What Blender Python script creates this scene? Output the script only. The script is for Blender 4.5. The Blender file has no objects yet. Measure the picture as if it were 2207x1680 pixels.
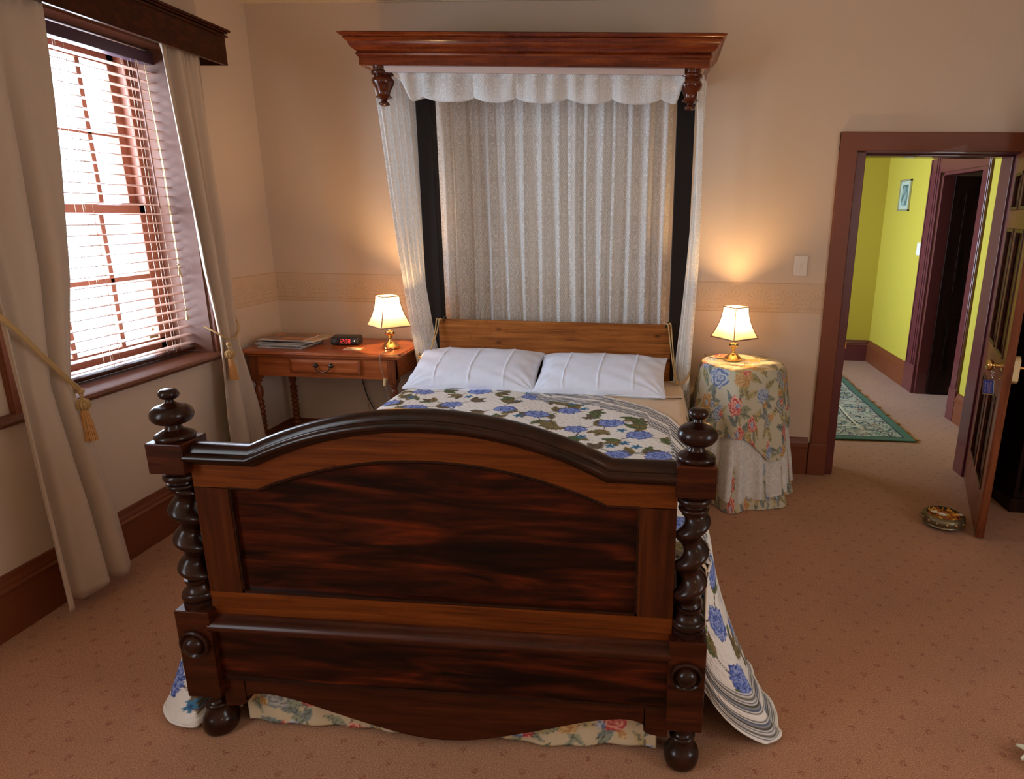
import bpy, math, random
import numpy as np
from mathutils import Vector, Matrix
PI = math.pi
C = bpy.context.scene
COL = C.collection
random.seed(4)

# ---------------------------------------------------------------- camera
CAM = (2.44286, -3.95246, 1.6)
YAW, PITCH, ROLL, FPX = 0.0744967, 0.2527311, 0.0144560, 1379.339
cy, sy, cp, sp = math.cos(YAW), math.sin(YAW), math.cos(PITCH), math.sin(PITCH)
fw = Vector((-sy*cp, cy*cp, -sp)); r0 = Vector((cy, sy, 0)); u0 = r0.cross(fw)
rt = math.cos(ROLL)*r0 + math.sin(ROLL)*u0; up = -math.sin(ROLL)*r0 + math.cos(ROLL)*u0
cam = bpy.data.cameras.new('camera'); co = bpy.data.objects.new('camera', cam); COL.objects.link(co)
m = Matrix((rt, up, -fw)).transposed().to_4x4(); m.translation = Vector(CAM); co.matrix_world = m
cam.sensor_fit = 'HORIZONTAL'; cam.sensor_width = 36; cam.lens = FPX*36/2207
cam.shift_x = -207.297/2207; cam.shift_y = -19.999/2207; cam.clip_start = 0.05
C.camera = co
# ---------------------------------------------------------------- view, sky, large lights
C.view_settings.view_transform = 'Standard'; C.view_settings.look = 'None'
C.view_settings.exposure = 0.30; C.view_settings.gamma = 1; C.view_settings.use_curve_mapping = False
w = bpy.data.worlds.new('sky'); C.world = w; w.use_nodes = True
bg = w.node_tree.nodes['Background']; bg.inputs[0].default_value = (0.80, 0.90, 1.0, 1); bg.inputs[1].default_value = 3.4
C.cycles.max_bounces = 8; C.cycles.transparent_max_bounces = 16
C.cycles.sample_clamp_indirect = 6.0

def area(name, loc, rot, sx, sy_, power, color, portal=False):
    l = bpy.data.lights.new(name, 'AREA'); l.shape = 'RECTANGLE'; l.size = sx; l.size_y = sy_
    l.energy = power; l.color = color
    o = bpy.data.objects.new(name, l); COL.objects.link(o); o.location = loc; o.rotation_euler = rot
    if portal: l.cycles.is_portal = True
    return o
# daylight at the window openings (main, hall), plus unseen fill lights behind the camera
area('daylight_window', (-0.36, -1.12, 1.62), (0, -PI/2, 0), 1.5, 0.95, 95, (0.60, 0.79, 1.0))
area('fill_left_behind', (0.05, -4.1, 1.7), (0, -PI/2, 0), 1.5, 1.0, 22, (0.84, 0.92, 1.0))  # cool fill light added at the unseen window behind the camera
area('fill_right_behind', (5.55, -3.9, 1.6), (0, PI/2, 0), 1.5, 1.2, 30, (0.92, 0.95, 1.0))  # added fill for the left wall; the right wall has no opening here
area('daylight_hall', (1.75, 2.0, 1.5), (0, -PI/2, 0), 1.9, 1.2, 42, (0.56, 0.76, 1.0)).data.spread = math.radians(95)

# ---------------------------------------------------------------- helpers
class MB:
    def __init__(s): s.v = []; s.f = []; s.uv = {}; s.col = None
    def add(s, vs, fs):
        o = len(s.v); s.v += [tuple(p) for p in vs]; s.f += [tuple(i+o for i in f) for f in fs]; return s
    def box(s, x0, x1, y0, y1, z0, z1):
        v = [(x, y, z) for z in (z0, z1) for y in (y0, y1) for x in (x0, x1)]
        return s.add(v, [(0,2,3,1),(4,5,7,6),(0,1,5,4),(2,6,7,3),(0,4,6,2),(1,3,7,5)])
    def obox(s, c, ax, ay, az):     # centre and three half axes
        c = Vector(c); ax, ay, az = Vector(ax), Vector(ay), Vector(az)
        v = [c+i*ax+j*ay+k*az for k in (-1,1) for j in (-1,1) for i in (-1,1)]
        return s.add(v, [(0,2,3,1),(4,5,7,6),(0,1,5,4),(2,6,7,3),(0,4,6,2),(1,3,7,5)])
    def lathe(s, cx, cy_, prof, n=40):   # prof: (r,z) bottom to top
        rings = []
        for r, z in prof:
            r = max(r, 1e-4)
            rings.append([(cx+r*math.cos(2*PI*i/n), cy_+r*math.sin(2*PI*i/n), z) for i in range(n)])
        v = [p for R in rings for p in R]; f = []
        for k in range(len(rings)-1):
            for i in range(n):
                j = (i+1) % n; f.append((k*n+i, k*n+j, (k+1)*n+j, (k+1)*n+i))
        f.append(tuple(range(n))[::-1]); f.append(tuple((len(rings)-1)*n+i for i in range(n)))
        return s.add(v, f)
    def sphere(s, c, rx, ry=None, rz=None, n=20, m_=12):
        ry = ry or rx; rz = rz or rx; v = []; f = []
        for k in range(m_+1):
            a = -PI/2+PI*k/m_; q = max(math.cos(a), 1e-3)
            v += [(c[0]+rx*q*math.cos(2*PI*i/n), c[1]+ry*q*math.sin(2*PI*i/n), c[2]+rz*math.sin(a)) for i in range(n)]
        for k in range(m_):
            for i in range(n):
                j = (i+1) % n; f.append((k*n+i, k*n+j, (k+1)*n+j, (k+1)*n+i))
        return s.add(v, f)
    def tube(s, pts, r, n=8):
        pts = [Vector(p) for p in pts]; v = []; f = []; prev = None
        for k, p in enumerate(pts):
            t = (pts[min(k+1, len(pts)-1)]-pts[max(k-1, 0)]).normalized()
            if prev is None: a = t.orthogonal().normalized()
            else: a = (prev - t*prev.dot(t)).normalized()
            prev = a; b = t.cross(a); rr = r(k/(len(pts)-1)) if callable(r) else r
            v += [p + rr*(math.cos(2*PI*i/n)*a + math.sin(2*PI*i/n)*b) for i in range(n)]
        for k in range(len(pts)-1):
            for i in range(n):
                j = (i+1) % n; f.append((k*n+i, k*n+j, (k+1)*n+j, (k+1)*n+i))
        f.append(tuple(range(n))[::-1]); f.append(tuple((len(pts)-1)*n+i for i in range(n)))
        return s.add(v, f)
    def prism(s, poly, d0, d1, axis='y'):   # poly of 2D points extruded along the axis; axis y: (x,z), x: (y,z), z: (x,y)
        def P(p, d): return {'y': (p[0], d, p[1]), 'x': (d, p[0], p[1]), 'z': (p[0], p[1], d)}[axis]
        n = len(poly); v = [P(p, d0) for p in poly] + [P(p, d1) for p in poly]
        f = [tuple(range(n)), tuple(range(n, 2*n))[::-1]] + [(i, n+i, n+(i+1) % n, (i+1) % n) for i in range(n)]
        return s.add(v, f)
    def band(s, top, bot, d0, d1):    # strip between two x-z lines, thickness in y
        n = len(top); v = []
        for d in (d0, d1):
            v += [(p[0], d, p[1]) for p in top] + [(p[0], d, p[1]) for p in bot]
        f = []; a = 2*n
        for i in range(n-1):
            f += [(i, i+1, n+i+1, n+i), (a+i, a+n+i, a+n+i+1, a+i+1), (i, a+i, a+i+1, i+1), (n+i, n+i+1, a+n+i+1, a+n+i)]
        f += [(0, n, a+n, a), (n-1, a+n-1, a+2*n-1, 2*n-1)]
        return s.add(v, f)
    def sweep(s, prof, path):   # closed profile (y,z-offset) swept along an x-z path, mitred
        n = len(prof); v = []; f = []; P = [Vector((p[0], p[1])) for p in path]
        for k, p in enumerate(P):
            d1 = (P[k]-P[k-1]).normalized() if k else (P[1]-P[0]).normalized()
            d2 = (P[k+1]-P[k]).normalized() if k < len(P)-1 else d1
            nn = Vector((-(d1.y+d2.y), d1.x+d2.x)); nn.normalize(); sc = 1/max(nn.dot(Vector((-d1.y, d1.x))), .5)
            v += [(p.x+nn.x*q[1]*sc, q[0], p.y+nn.y*q[1]*sc) for q in prof]
        for k in range(len(P)-1):
            for i in range(n):
                j = (i+1) % n; f.append((k*n+i, k*n+j, (k+1)*n+j, (k+1)*n+i))
        f.append(tuple(range(n))); f.append(tuple((len(P)-1)*n+i for i in range(n))[::-1])
        return s.add(v, f)
    def grid(s, fn, nu, nv, uvfn=None):
        o = len(s.v); V = [fn(i/nu, j/nv) for j in range(nv+1) for i in range(nu+1)]
        F = [(j*(nu+1)+i, j*(nu+1)+i+1, (j+1)*(nu+1)+i+1, (j+1)*(nu+1)+i) for j in range(nv) for i in range(nu)]
        s.add(V, F)
        if uvfn:
            for j in range(nv+1):
                for i in range(nu+1): s.uv[o+j*(nu+1)+i] = uvfn(i/nu, j/nv)
        return s

def wloc(o):
    p = Vector((0, 0, 0))
    while o: p += o.location; o = o.parent
    return p
def obj(name, mb, mat, parent=None, smooth=35, bevel=0, solid=0, sub=0, origin=None):
    me = bpy.data.meshes.new(name)
    base = wloc(parent) if parent else Vector(origin or (0, 0, 0))
    me.from_pydata([(p[0]-base.x, p[1]-base.y, p[2]-base.z) for p in mb.v], [], mb.f)
    if mb.uv:
        L = me.uv_layers.new(name='UVMap')
        for l in me.loops:
            L.data[l.index].uv = mb.uv.get(l.vertex_index, (0, 0))
    if mb.col is not None:
        a = me.color_attributes.new('pattern', 'FLOAT_COLOR', 'POINT')
        a.data.foreach_set('color', np.asarray(mb.col, dtype=np.float32).ravel())
    me.materials.append(mat)
    me.validate(); me.update()
    import bmesh
    bm = bmesh.new(); bm.from_mesh(me); bmesh.ops.recalc_face_normals(bm, faces=bm.faces); bm.to_mesh(me); bm.free()
    if smooth:
        me.polygons.foreach_set('use_smooth', [True]*len(me.polygons))
        if smooth < 180: me.set_sharp_from_angle(angle=math.radians(smooth))
    o = bpy.data.objects.new(name, me); COL.objects.link(o)
    if parent: o.parent = parent
    else: o.location = base
    if bevel:
        b = o.modifiers.new('bevel', 'BEVEL'); b.width = bevel; b.segments = 2; b.limit_method = 'ANGLE'; b.angle_limit = math.radians(40)
    if solid:
        b = o.modifiers.new('thickness', 'SOLIDIFY'); b.thickness = solid; b.offset = 0
    if sub:
        b = o.modifiers.new('subdivision', 'SUBSURF'); b.levels = sub; b.render_levels = sub
    return o
def thing(name, label, cat, loc=(0, 0, 0), group=None):
    o = bpy.data.objects.new(name, None); COL.objects.link(o); o.location = loc; o.empty_display_size = .1
    return tag(o, label, cat, group)
def tag(o, label, cat, group=None):
    o['label'] = label; o['category'] = cat
    if group: o['group'] = group
    return o
def struct(name, mb, mat, **k):
    o = obj(name, mb, mat, **k)
    if not k.get('parent'): o['kind'] = 'structure'
    return o
def dup(root, loc, label, rotz=None):
    r = root.copy(); COL.objects.link(r); r.location = loc; r['label'] = label
    if rotz is not None: r.rotation_euler = (0, 0, rotz)
    for ch in list(root.children):
        c = ch.copy(); COL.objects.link(c); c.parent = r
        for g in list(ch.children):
            d = g.copy(); COL.objects.link(d); d.parent = c
    return r
def spline(pts, n=8):
    P = [Vector(p) for p in pts]; P = [P[0]*2-P[1]]+P+[P[-1]*2-P[-2]]; out = []
    for k in range(1, len(P)-2):
        for i in range(n):
            t = i/n; a, b, c, d = P[k-1:k+3]
            out.append(.5*((2*b)+(c-a)*t+(2*a-5*b+4*c-d)*t*t+(3*b-a-3*c+d)*t**3))
    return out+[P[-2]]
def lerp(a, b, t): return a+(b-a)*t
def interp(x, xs, ys): return float(np.interp(x, xs, ys))
def sst(a, b, x):
    t = min(1, max(0, (x-a)/(b-a))); return t*t*(3-2*t)

# ---------------------------------------------------------------- materials
def srgb(h):
    if isinstance(h, str): h = [int(h[i:i+2], 16) for i in (0, 2, 4)]
    return tuple(((c/255)/12.92 if c/255 <= .04045 else ((c/255+.055)/1.055)**2.4) for c in h)
def newmat(name):
    mt = bpy.data.materials.new(name); mt.use_nodes = True; nt = mt.node_tree
    return mt, nt, nt.nodes['Principled BSDF'], nt.nodes, nt.links
def N(nt, typ, **k):
    n = nt.nodes.new(typ)
    for a, b in k.items(): setattr(n, a, b)
    return n
def rgba(c): return (*c[:3], 1)
def setp(b, **k):
    for a, v in k.items(): b.inputs[a.replace('_', ' ')].default_value = v
def plain(name, col, rough=.5, metal=0, coat=0, bump=0, bscale=60, **k):
    mt, nt, b, ns, ln = newmat(name)
    nz = N(nt, 'ShaderNodeTexNoise'); nz.inputs['Scale'].default_value = bscale; nz.inputs['Detail'].default_value = 4
    tc = N(nt, 'ShaderNodeTexCoord'); ln.new(tc.outputs['Object'], nz.inputs['Vector'])
    mx = N(nt, 'ShaderNodeMixRGB'); mx.inputs['Color1'].default_value = rgba([c*.93 for c in col]); mx.inputs['Color2'].default_value = rgba([min(1, c*1.07) for c in col])
    ln.new(nz.outputs['Fac'], mx.inputs['Fac']); ln.new(mx.outputs[0], b.inputs['Base Color'])
    setp(b, Roughness=rough, Metallic=metal); b.inputs['Coat Weight'].default_value = coat
    for a, v in k.items(): b.inputs[a.replace('_', ' ')].default_value = v
    if bump:
        bp = N(nt, 'ShaderNodeBump'); bp.inputs['Strength'].default_value = bump; bp.inputs['Distance'].default_value = .002
        ln.new(nz.outputs['Fac'], bp.inputs['Height']); ln.new(bp.outputs[0], b.inputs['Normal'])
    return mt
def ramp(nt, stops):
    r = N(nt, 'ShaderNodeValToRGB'); el = r.color_ramp.elements
    while len(el) < len(stops): el.new(.5)
    for e, (p, c) in zip(el, stops): e.position = p; e.color = rgba(c)
    return r
def wood(name, dark, mid, light, scale=(3, 30, 30), rough=.28, coat=.5, figure=.0, knots=False):
    mt, nt, b, ns, ln = newmat(name)
    tc = N(nt, 'ShaderNodeTexCoord'); mp = N(nt, 'ShaderNodeMapping'); mp.inputs['Scale'].default_value = scale
    ln.new(tc.outputs['Object'], mp.inputs['Vector'])
    n1 = N(nt, 'ShaderNodeTexNoise'); n1.inputs['Scale'].default_value = 1; n1.inputs['Detail'].default_value = 8; n1.inputs['Roughness'].default_value = .65; n1.inputs['Distortion'].default_value = .6
    ln.new(mp.outputs[0], n1.inputs['Vector'])
    rp = ramp(nt, [(.28, dark), (.5, mid), (.74, light)]); ln.new(n1.outputs['Fac'], rp.inputs['Fac'])
    out = rp.outputs[0]
    if figure:
        m2 = N(nt, 'ShaderNodeMapping'); m2.inputs['Scale'].default_value = (2.0, 2, 13); m2.inputs['Rotation'].default_value = (0, .12, 0); ln.new(tc.outputs['Object'], m2.inputs['Vector'])
        n2 = N(nt, 'ShaderNodeTexNoise'); n2.inputs['Scale'].default_value = 1.2; n2.inputs['Detail'].default_value = 3; n2.inputs['Distortion'].default_value = 1.6
        ln.new(m2.outputs[0], n2.inputs['Vector'])
        r2 = ramp(nt, [(.36, (.10, .07, .07)), (.54, (.8, .75, .7)), (.72, (2.1, 1.7, 1.2))]); ln.new(n2.outputs['Fac'], r2.inputs['Fac'])
        mx = N(nt, 'ShaderNodeMixRGB', blend_type='MULTIPLY'); mx.inputs['Fac'].default_value = figure
        ln.new(out, mx.inputs['Color1']); ln.new(r2.outputs[0], mx.inputs['Color2']); out = mx.outputs[0]
    # wear: small scratches and specks
    n3 = N(nt, 'ShaderNodeTexNoise'); n3.inputs['Scale'].default_value = 9; n3.inputs['Detail'].default_value = 10; n3.inputs['Roughness'].default_value = .8
    ln.new(tc.outputs['Object'], n3.inputs['Vector'])
    r3 = ramp(nt, [(.30, (.35, .32, .3)), (.42, (1, 1, 1))]); ln.new(n3.outputs['Fac'], r3.inputs['Fac'])
    mx = N(nt, 'ShaderNodeMixRGB', blend_type='MULTIPLY'); mx.inputs['Fac'].default_value = .7
    ln.new(out, mx.inputs['Color1']); ln.new(r3.outputs[0], mx.inputs['Color2']); out = mx.outputs[0]
    if knots:
        m4 = N(nt, 'ShaderNodeMapping'); m4.inputs['Scale'].default_value = (4.2, 1, 9); ln.new(tc.outputs['Object'], m4.inputs['Vector'])
        vo = N(nt, 'ShaderNodeTexVoronoi'); vo.inputs['Scale'].default_value = 1.0; ln.new(m4.outputs[0], vo.inputs['Vector'])
        r4 = ramp(nt, [(.05, (.12, .08, .06)), (.13, (1, 1, 1))]); ln.new(vo.outputs['Distance'], r4.inputs['Fac'])
        mx = N(nt, 'ShaderNodeMixRGB', blend_type='MULTIPLY'); mx.inputs['Fac'].default_value = .9
        ln.new(out, mx.inputs['Color1']); ln.new(r4.outputs[0], mx.inputs['Color2']); out = mx.outputs[0]
    ln.new(out, b.inputs['Base Color'])
    rr = N(nt, 'ShaderNodeMapRange'); rr.inputs['To Min'].default_value = rough*.8; rr.inputs['To Max'].default_value = rough*1.5
    ln.new(n3.outputs['Fac'], rr.inputs['Value']); ln.new(rr.outputs[0], b.inputs['Roughness'])
    b.inputs['Coat Weight'].default_value = coat; b.inputs['Coat Roughness'].default_value = .16; b.inputs['Specular IOR Level'].default_value = .16
    bp = N(nt, 'ShaderNodeBump'); bp.inputs['Strength'].default_value = .08; bp.inputs['Distance'].default_value = .001
    ln.new(n1.outputs['Fac'], bp.inputs['Height']); ln.new(bp.outputs[0], b.inputs['Normal'])
    return mt
def attrmat(name, rough=.85, bump=0, bscale=200, gain=1.0, quilt=False, sheen=0):
    mt, nt, b, ns, ln = newmat(name)
    a = N(nt, 'ShaderNodeAttribute', attribute_name='pattern')
    ln.new(a.outputs['Color'], b.inputs['Base Color']); setp(b, Roughness=rough)
    b.inputs['Specular IOR Level'].default_value = .2
    tc = N(nt, 'ShaderNodeTexCoord')
    if quilt:
        vo = N(nt, 'ShaderNodeTexVoronoi', feature='SMOOTH_F1'); vo.inputs['Scale'].default_value = bscale; src = 'UV'
        ln.new(tc.outputs['UV'], vo.inputs['Vector']); h = vo.outputs['Distance']
    else:
        nz = N(nt, 'ShaderNodeTexNoise'); nz.inputs['Scale'].default_value = bscale; ln.new(tc.outputs['Object'], nz.inputs['Vector']); h = nz.outputs['Fac']
    if bump:
        bp = N(nt, 'ShaderNodeBump'); bp.inputs['Strength'].default_value = bump; bp.inputs['Distance'].default_value = .004
        bp.invert = quilt
        ln.new(h, bp.inputs['Height']); ln.new(bp.outputs[0], b.inputs['Normal'])
    return mt
def M2(nt, op, a, b=None, c=None):
    n = N(nt, 'ShaderNodeMath', operation=op)
    for i, x in enumerate((a, b, c)):
        if x is None: continue
        if isinstance(x, (int, float)): n.inputs[i].default_value = x
        else: nt.links.new(x, n.inputs[i])
    return n.outputs[0]
def lace(name, ground=.42, solid_a=.93, kind='stripe'):
    """woven lace, UV in metres: sheer ground with denser bands, diamond chains and flower medallions"""
    mt, nt, b, ns, ln = newmat(name)
    uv = N(nt, 'ShaderNodeUVMap'); sx = N(nt, 'ShaderNodeSeparateXYZ'); ln.new(uv.outputs[0], sx.inputs[0])
    u, v = sx.outputs[0], sx.outputs[1]
    # diamond chain in the middle of each 12 cm repeat
    up_ = M2(nt, 'PINGPONG', u, .06)                       # 0 at band lines .. .06
    def line(x, at, wd): return M2(nt, 'LESS_THAN', M2(nt, 'ABSOLUTE', M2(nt, 'SUBTRACT', x, at)), wd)
    vp = M2(nt, 'PINGPONG', v, .016)
    dia = M2(nt, 'ABSOLUTE', M2(nt, 'SUBTRACT', M2(nt, 'MULTIPLY', up_, 1.6), vp))
    chain = M2(nt, 'MULTIPLY', M2(nt, 'LESS_THAN', dia, .0035), M2(nt, 'LESS_THAN', up_, .011))
    l1 = line(up_, .014, .0012); l2 = line(up_, .024, .0010)
    # flower medallions between the chains
    u2 = M2(nt, 'SUBTRACT', .06, up_); v2 = M2(nt, 'SUBTRACT', M2(nt, 'PINGPONG', M2(nt, 'ADD', v, .05), .11), .045)
    rr = M2(nt, 'SQRT', M2(nt, 'ADD', M2(nt, 'POWER', M2(nt, 'MULTIPLY', u2, 1.5), 2.0), M2(nt, 'POWER', M2(nt, 'ABSOLUTE', M2(nt, 'MULTIPLY', v2, .8)), 2.0)))
    inside = M2(nt, 'MULTIPLY', M2(nt, 'LESS_THAN', rr, .034), .7)
    rng = M2(nt, 'LESS_THAN', M2(nt, 'ABSOLUTE', M2(nt, 'SUBTRACT', rr, .036)), .002)
    vo = N(nt, 'ShaderNodeTexVoronoi'); vo.inputs['Scale'].default_value = 110; ln.new(uv.outputs[0], vo.inputs['Vector'])
    cell = M2(nt, 'LESS_THAN', vo.outputs['Distance'], .46)
    fl = M2(nt, 'MULTIPLY', inside, cell)
    nz = N(nt, 'ShaderNodeTexNoise'); nz.inputs['Scale'].default_value = 55; nz.inputs['Detail'].default_value = 1; ln.new(uv.outputs[0], nz.inputs['Vector'])
    spr = M2(nt, 'MULTIPLY', M2(nt, 'LESS_THAN', M2(nt, 'ABSOLUTE', M2(nt, 'SUBTRACT', nz.outputs['Fac'], .5)), .025), .55)
    if kind == 'paisley':
        n2 = N(nt, 'ShaderNodeTexNoise'); n2.inputs['Scale'].default_value = 17; n2.inputs['Detail'].default_value = 0; ln.new(uv.outputs[0], n2.inputs['Vector'])
        t = M2(nt, 'ABSOLUTE', M2(nt, 'SUBTRACT', M2(nt, 'FRACT', M2(nt, 'MULTIPLY', n2.outputs['Fac'], 9.0)), .5))
        spr = M2(nt, 'LESS_THAN', t, .11); fl = M2(nt, 'MULTIPLY', fl, .8)
        v3 = N(nt, 'ShaderNodeTexVoronoi', feature='DISTANCE_TO_EDGE'); v3.inputs['Scale'].default_value = 14; ln.new(uv.outputs[0], v3.inputs['Vector'])
        chain = M2(nt, 'LESS_THAN', v3.outputs['Distance'], .05)
    tot = M2(nt, 'MAXIMUM', M2(nt, 'MAXIMUM', M2(nt, 'MAXIMUM', chain, l1), M2(nt, 'MAXIMUM', l2, rng)), M2(nt, 'MAXIMUM', fl, spr))
    al = M2(nt, 'ADD', M2(nt, 'MULTIPLY', tot, solid_a-ground), ground)
    ln.new(al, b.inputs['Alpha'])
    b.inputs['Base Color'].default_value = (.93, .92, .90, 1); setp(b, Roughness=.9)
    b.inputs['Specular IOR Level'].default_value = .1
    b.inputs['Transmission Weight'].default_value = 0
    # let light through the threads
    tr = N(nt, 'ShaderNodeBsdfTranslucent'); tr.inputs[0].default_value = (.8, .77, .72, 1)
    tp = N(nt, 'ShaderNodeBsdfTransparent'); df = N(nt, 'ShaderNodeMixShader'); df.inputs[0].default_value = .3
    b.inputs['Alpha'].default_value = 1
    for l in list(ln):
        if l.to_socket == b.inputs['Alpha']: ln.remove(l)
    ln.new(b.outputs[0], df.inputs[1]); ln.new(tr.outputs[0], df.inputs[2])
    mx = N(nt, 'ShaderNodeMixShader'); ln.new(al, mx.inputs[0]); ln.new(tp.outputs[0], mx.inputs[1]); ln.new(df.outputs[0], mx.inputs[2])
    ln.new(mx.outputs[0], ns['Material Output'].inputs['Surface'])
    return mt
def glowless_shade(name):
    mt, nt, b, ns, ln = newmat(name)
    b.inputs['Base Color'].default_value = (.86, .78, .66, 1); setp(b, Roughness=.8)
    tr = N(nt, 'ShaderNodeBsdfTranslucent'); tr.inputs[0].default_value = (.95, .80, .58, 1)
    nz = N(nt, 'ShaderNodeTexNoise'); nz.inputs['Scale'].default_value = 150
    bp = N(nt, 'ShaderNodeBump'); bp.inputs['Strength'].default_value = .1; ln.new(nz.outputs['Fac'], bp.inputs['Height']); ln.new(bp.outputs[0], b.inputs['Normal'])
    mx = N(nt, 'ShaderNodeMixShader'); mx.inputs[0].default_value = .6
    ln.new(b.outputs[0], mx.inputs[1]); ln.new(tr.outputs[0], mx.inputs[2]); ln.new(mx.outputs[0], ns['Material Output'].inputs['Surface'])
    return mt

MAT = {}
MAT['wall'] = plain('wall_paint', srgb((210, 188, 166)), .85, bump=.15, bscale=180)
MAT['ceil'] = plain('ceiling_paint', srgb((222, 205, 175)), .9)
MAT['yellow'] = plain('yellow_paint', srgb((186, 164, 50)), .8, bump=.1, bscale=150)
MAT['trim'] = plain('brown_trim_paint', srgb((116, 58, 28)), .45, coat=.05)
MAT['reveal'] = plain('reveal_paint', srgb((104, 60, 38)), .6, coat=0)
MAT['maroon'] = plain('maroon_gloss_paint', srgb((96, 44, 44)), .3, coat=.4)
MAT['mahog'] = wood('mahogany', srgb((28, 9, 3)), srgb((58, 21, 6)), srgb((84, 36, 12)), (3, 22, 40), .3, .2)
MAT['mahog_dark'] = wood('mahogany_dark', srgb((18, 7, 4)), srgb((38, 16, 8)), srgb((58, 26, 12)), (6, 22, 22), .26, .3)
MAT['mahog_fig'] = wood('mahogany_figured', srgb((20, 5, 1)), srgb((54, 17, 4)), srgb((84, 32, 8)), (2.5, 20, 45), .3, .12, figure=.9)
MAT['drop'] = wood('turned_mahogany', srgb((40, 12, 5)), srgb((82, 32, 12)), srgb((112, 50, 20)), (6, 22, 22), .2, .6)
MAT['canopy'] = wood('canopy_mahogany', srgb((58, 18, 6)), srgb((108, 42, 14)), srgb((140, 66, 22)), (3, 22, 40), .24, .45)
MAT['cedar'] = wood('cedar', srgb((62, 24, 4)), srgb((100, 46, 9)), srgb((124, 62, 18)), (2.5, 22, 60), .36, .1)
MAT['cedar_v'] = wood('cedar_upright', srgb((40, 15, 3)), srgb((66, 27, 6)), srgb((86, 40, 12)), (40, 22, 2.5), .34, .1)
MAT['pine'] = wood('pine_headboard', srgb((92, 46, 14)), srgb((146, 84, 32)), srgb((174, 108, 48)), (2.2, 20, 42), .45, .15, knots=True)
MAT['desk'] = wood('desk_wood', srgb((110, 50, 22)), srgb((160, 84, 42)), srgb((186, 108, 60)), (2.5, 30, 40), .3, .4)
MAT['desk_dark'] = wood('desk_leg_wood', srgb((76, 34, 16)), srgb((122, 62, 32)), srgb((146, 80, 44)), (30, 30, 4), .35, .3)
MAT['postblk'] = plain('bed_post_dark', srgb((26, 15, 11)), .6, Specular_IOR_Level=.25)
MAT['doorw'] = wood('door_wood', srgb((70, 30, 16)), srgb((112, 56, 30)), srgb((138, 78, 44)), (30, 30, 2.5), .35, .4)
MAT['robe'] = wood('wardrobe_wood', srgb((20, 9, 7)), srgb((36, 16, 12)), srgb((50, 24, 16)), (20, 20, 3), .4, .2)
MAT['blind'] = plain('blind_slat', srgb((190, 148, 130)), .35, coat=.3)
MAT['headrail'] = plain('blind_headrail', srgb((74, 50, 62)), .4)
MAT['sash'] = plain('sash_paint', srgb((142, 88, 66)), .45)
MAT['curtain'] = plain('curtain_fabric', srgb((192, 170, 148)), .85, bump=.2, bscale=400, Sheen_Weight=.2)
MAT['cord'] = plain('tieback_cord', srgb((186, 150, 96)), .7, bump=.8, bscale=220)
MAT['tassel'] = plain('tassel_fringe', srgb((206, 150, 90)), .7, bump=.5, bscale=300)
MAT['brass'] = plain('polished_brass', (.80, .56, .22), .12, metal=1)
MAT['dull_brass'] = plain('dull_brass', (.46, .34, .16), .3, metal=1)
MAT['chrome'] = plain('key_metal', (.6, .6, .58), .2, metal=1)
MAT['iron'] = plain('dark_pull_metal', (.10, .085, .07), .3, metal=1)
MAT['white'] = plain('white_plastic', srgb((222, 212, 200)), .4)
MAT['cream'] = plain('cream_enamel', srgb((206, 176, 128)), .4)
MAT['black'] = plain('black_plastic', srgb((40, 42, 40)), .45)
MAT['linen'] = plain('white_linen', srgb((228, 234, 252)), .8, bump=.06, bscale=30)
MAT['sheet'] = plain('cream_sheet', srgb((220, 196, 168)), .85, bump=.05, bscale=20)
MAT['paper'] = plain('paper', srgb((200, 196, 188)), .7)
MAT['tape'] = plain('shade_braid', srgb((140, 108, 90)), .7)
MAT['shade'] = glowless_shade('lamp_shade_fabric')
MAT['lace'] = lace('bed_lace', .50, .96)
MAT['lace_v'] = lace('valance_lace', .66, .97)
MAT['lace_t'] = lace('table_lace', .80, .98, 'paisley')
MAT['glass'] = plain('clear_plastic', (1, 1, 1), .05, Transmission_Weight=1.0)

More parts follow.
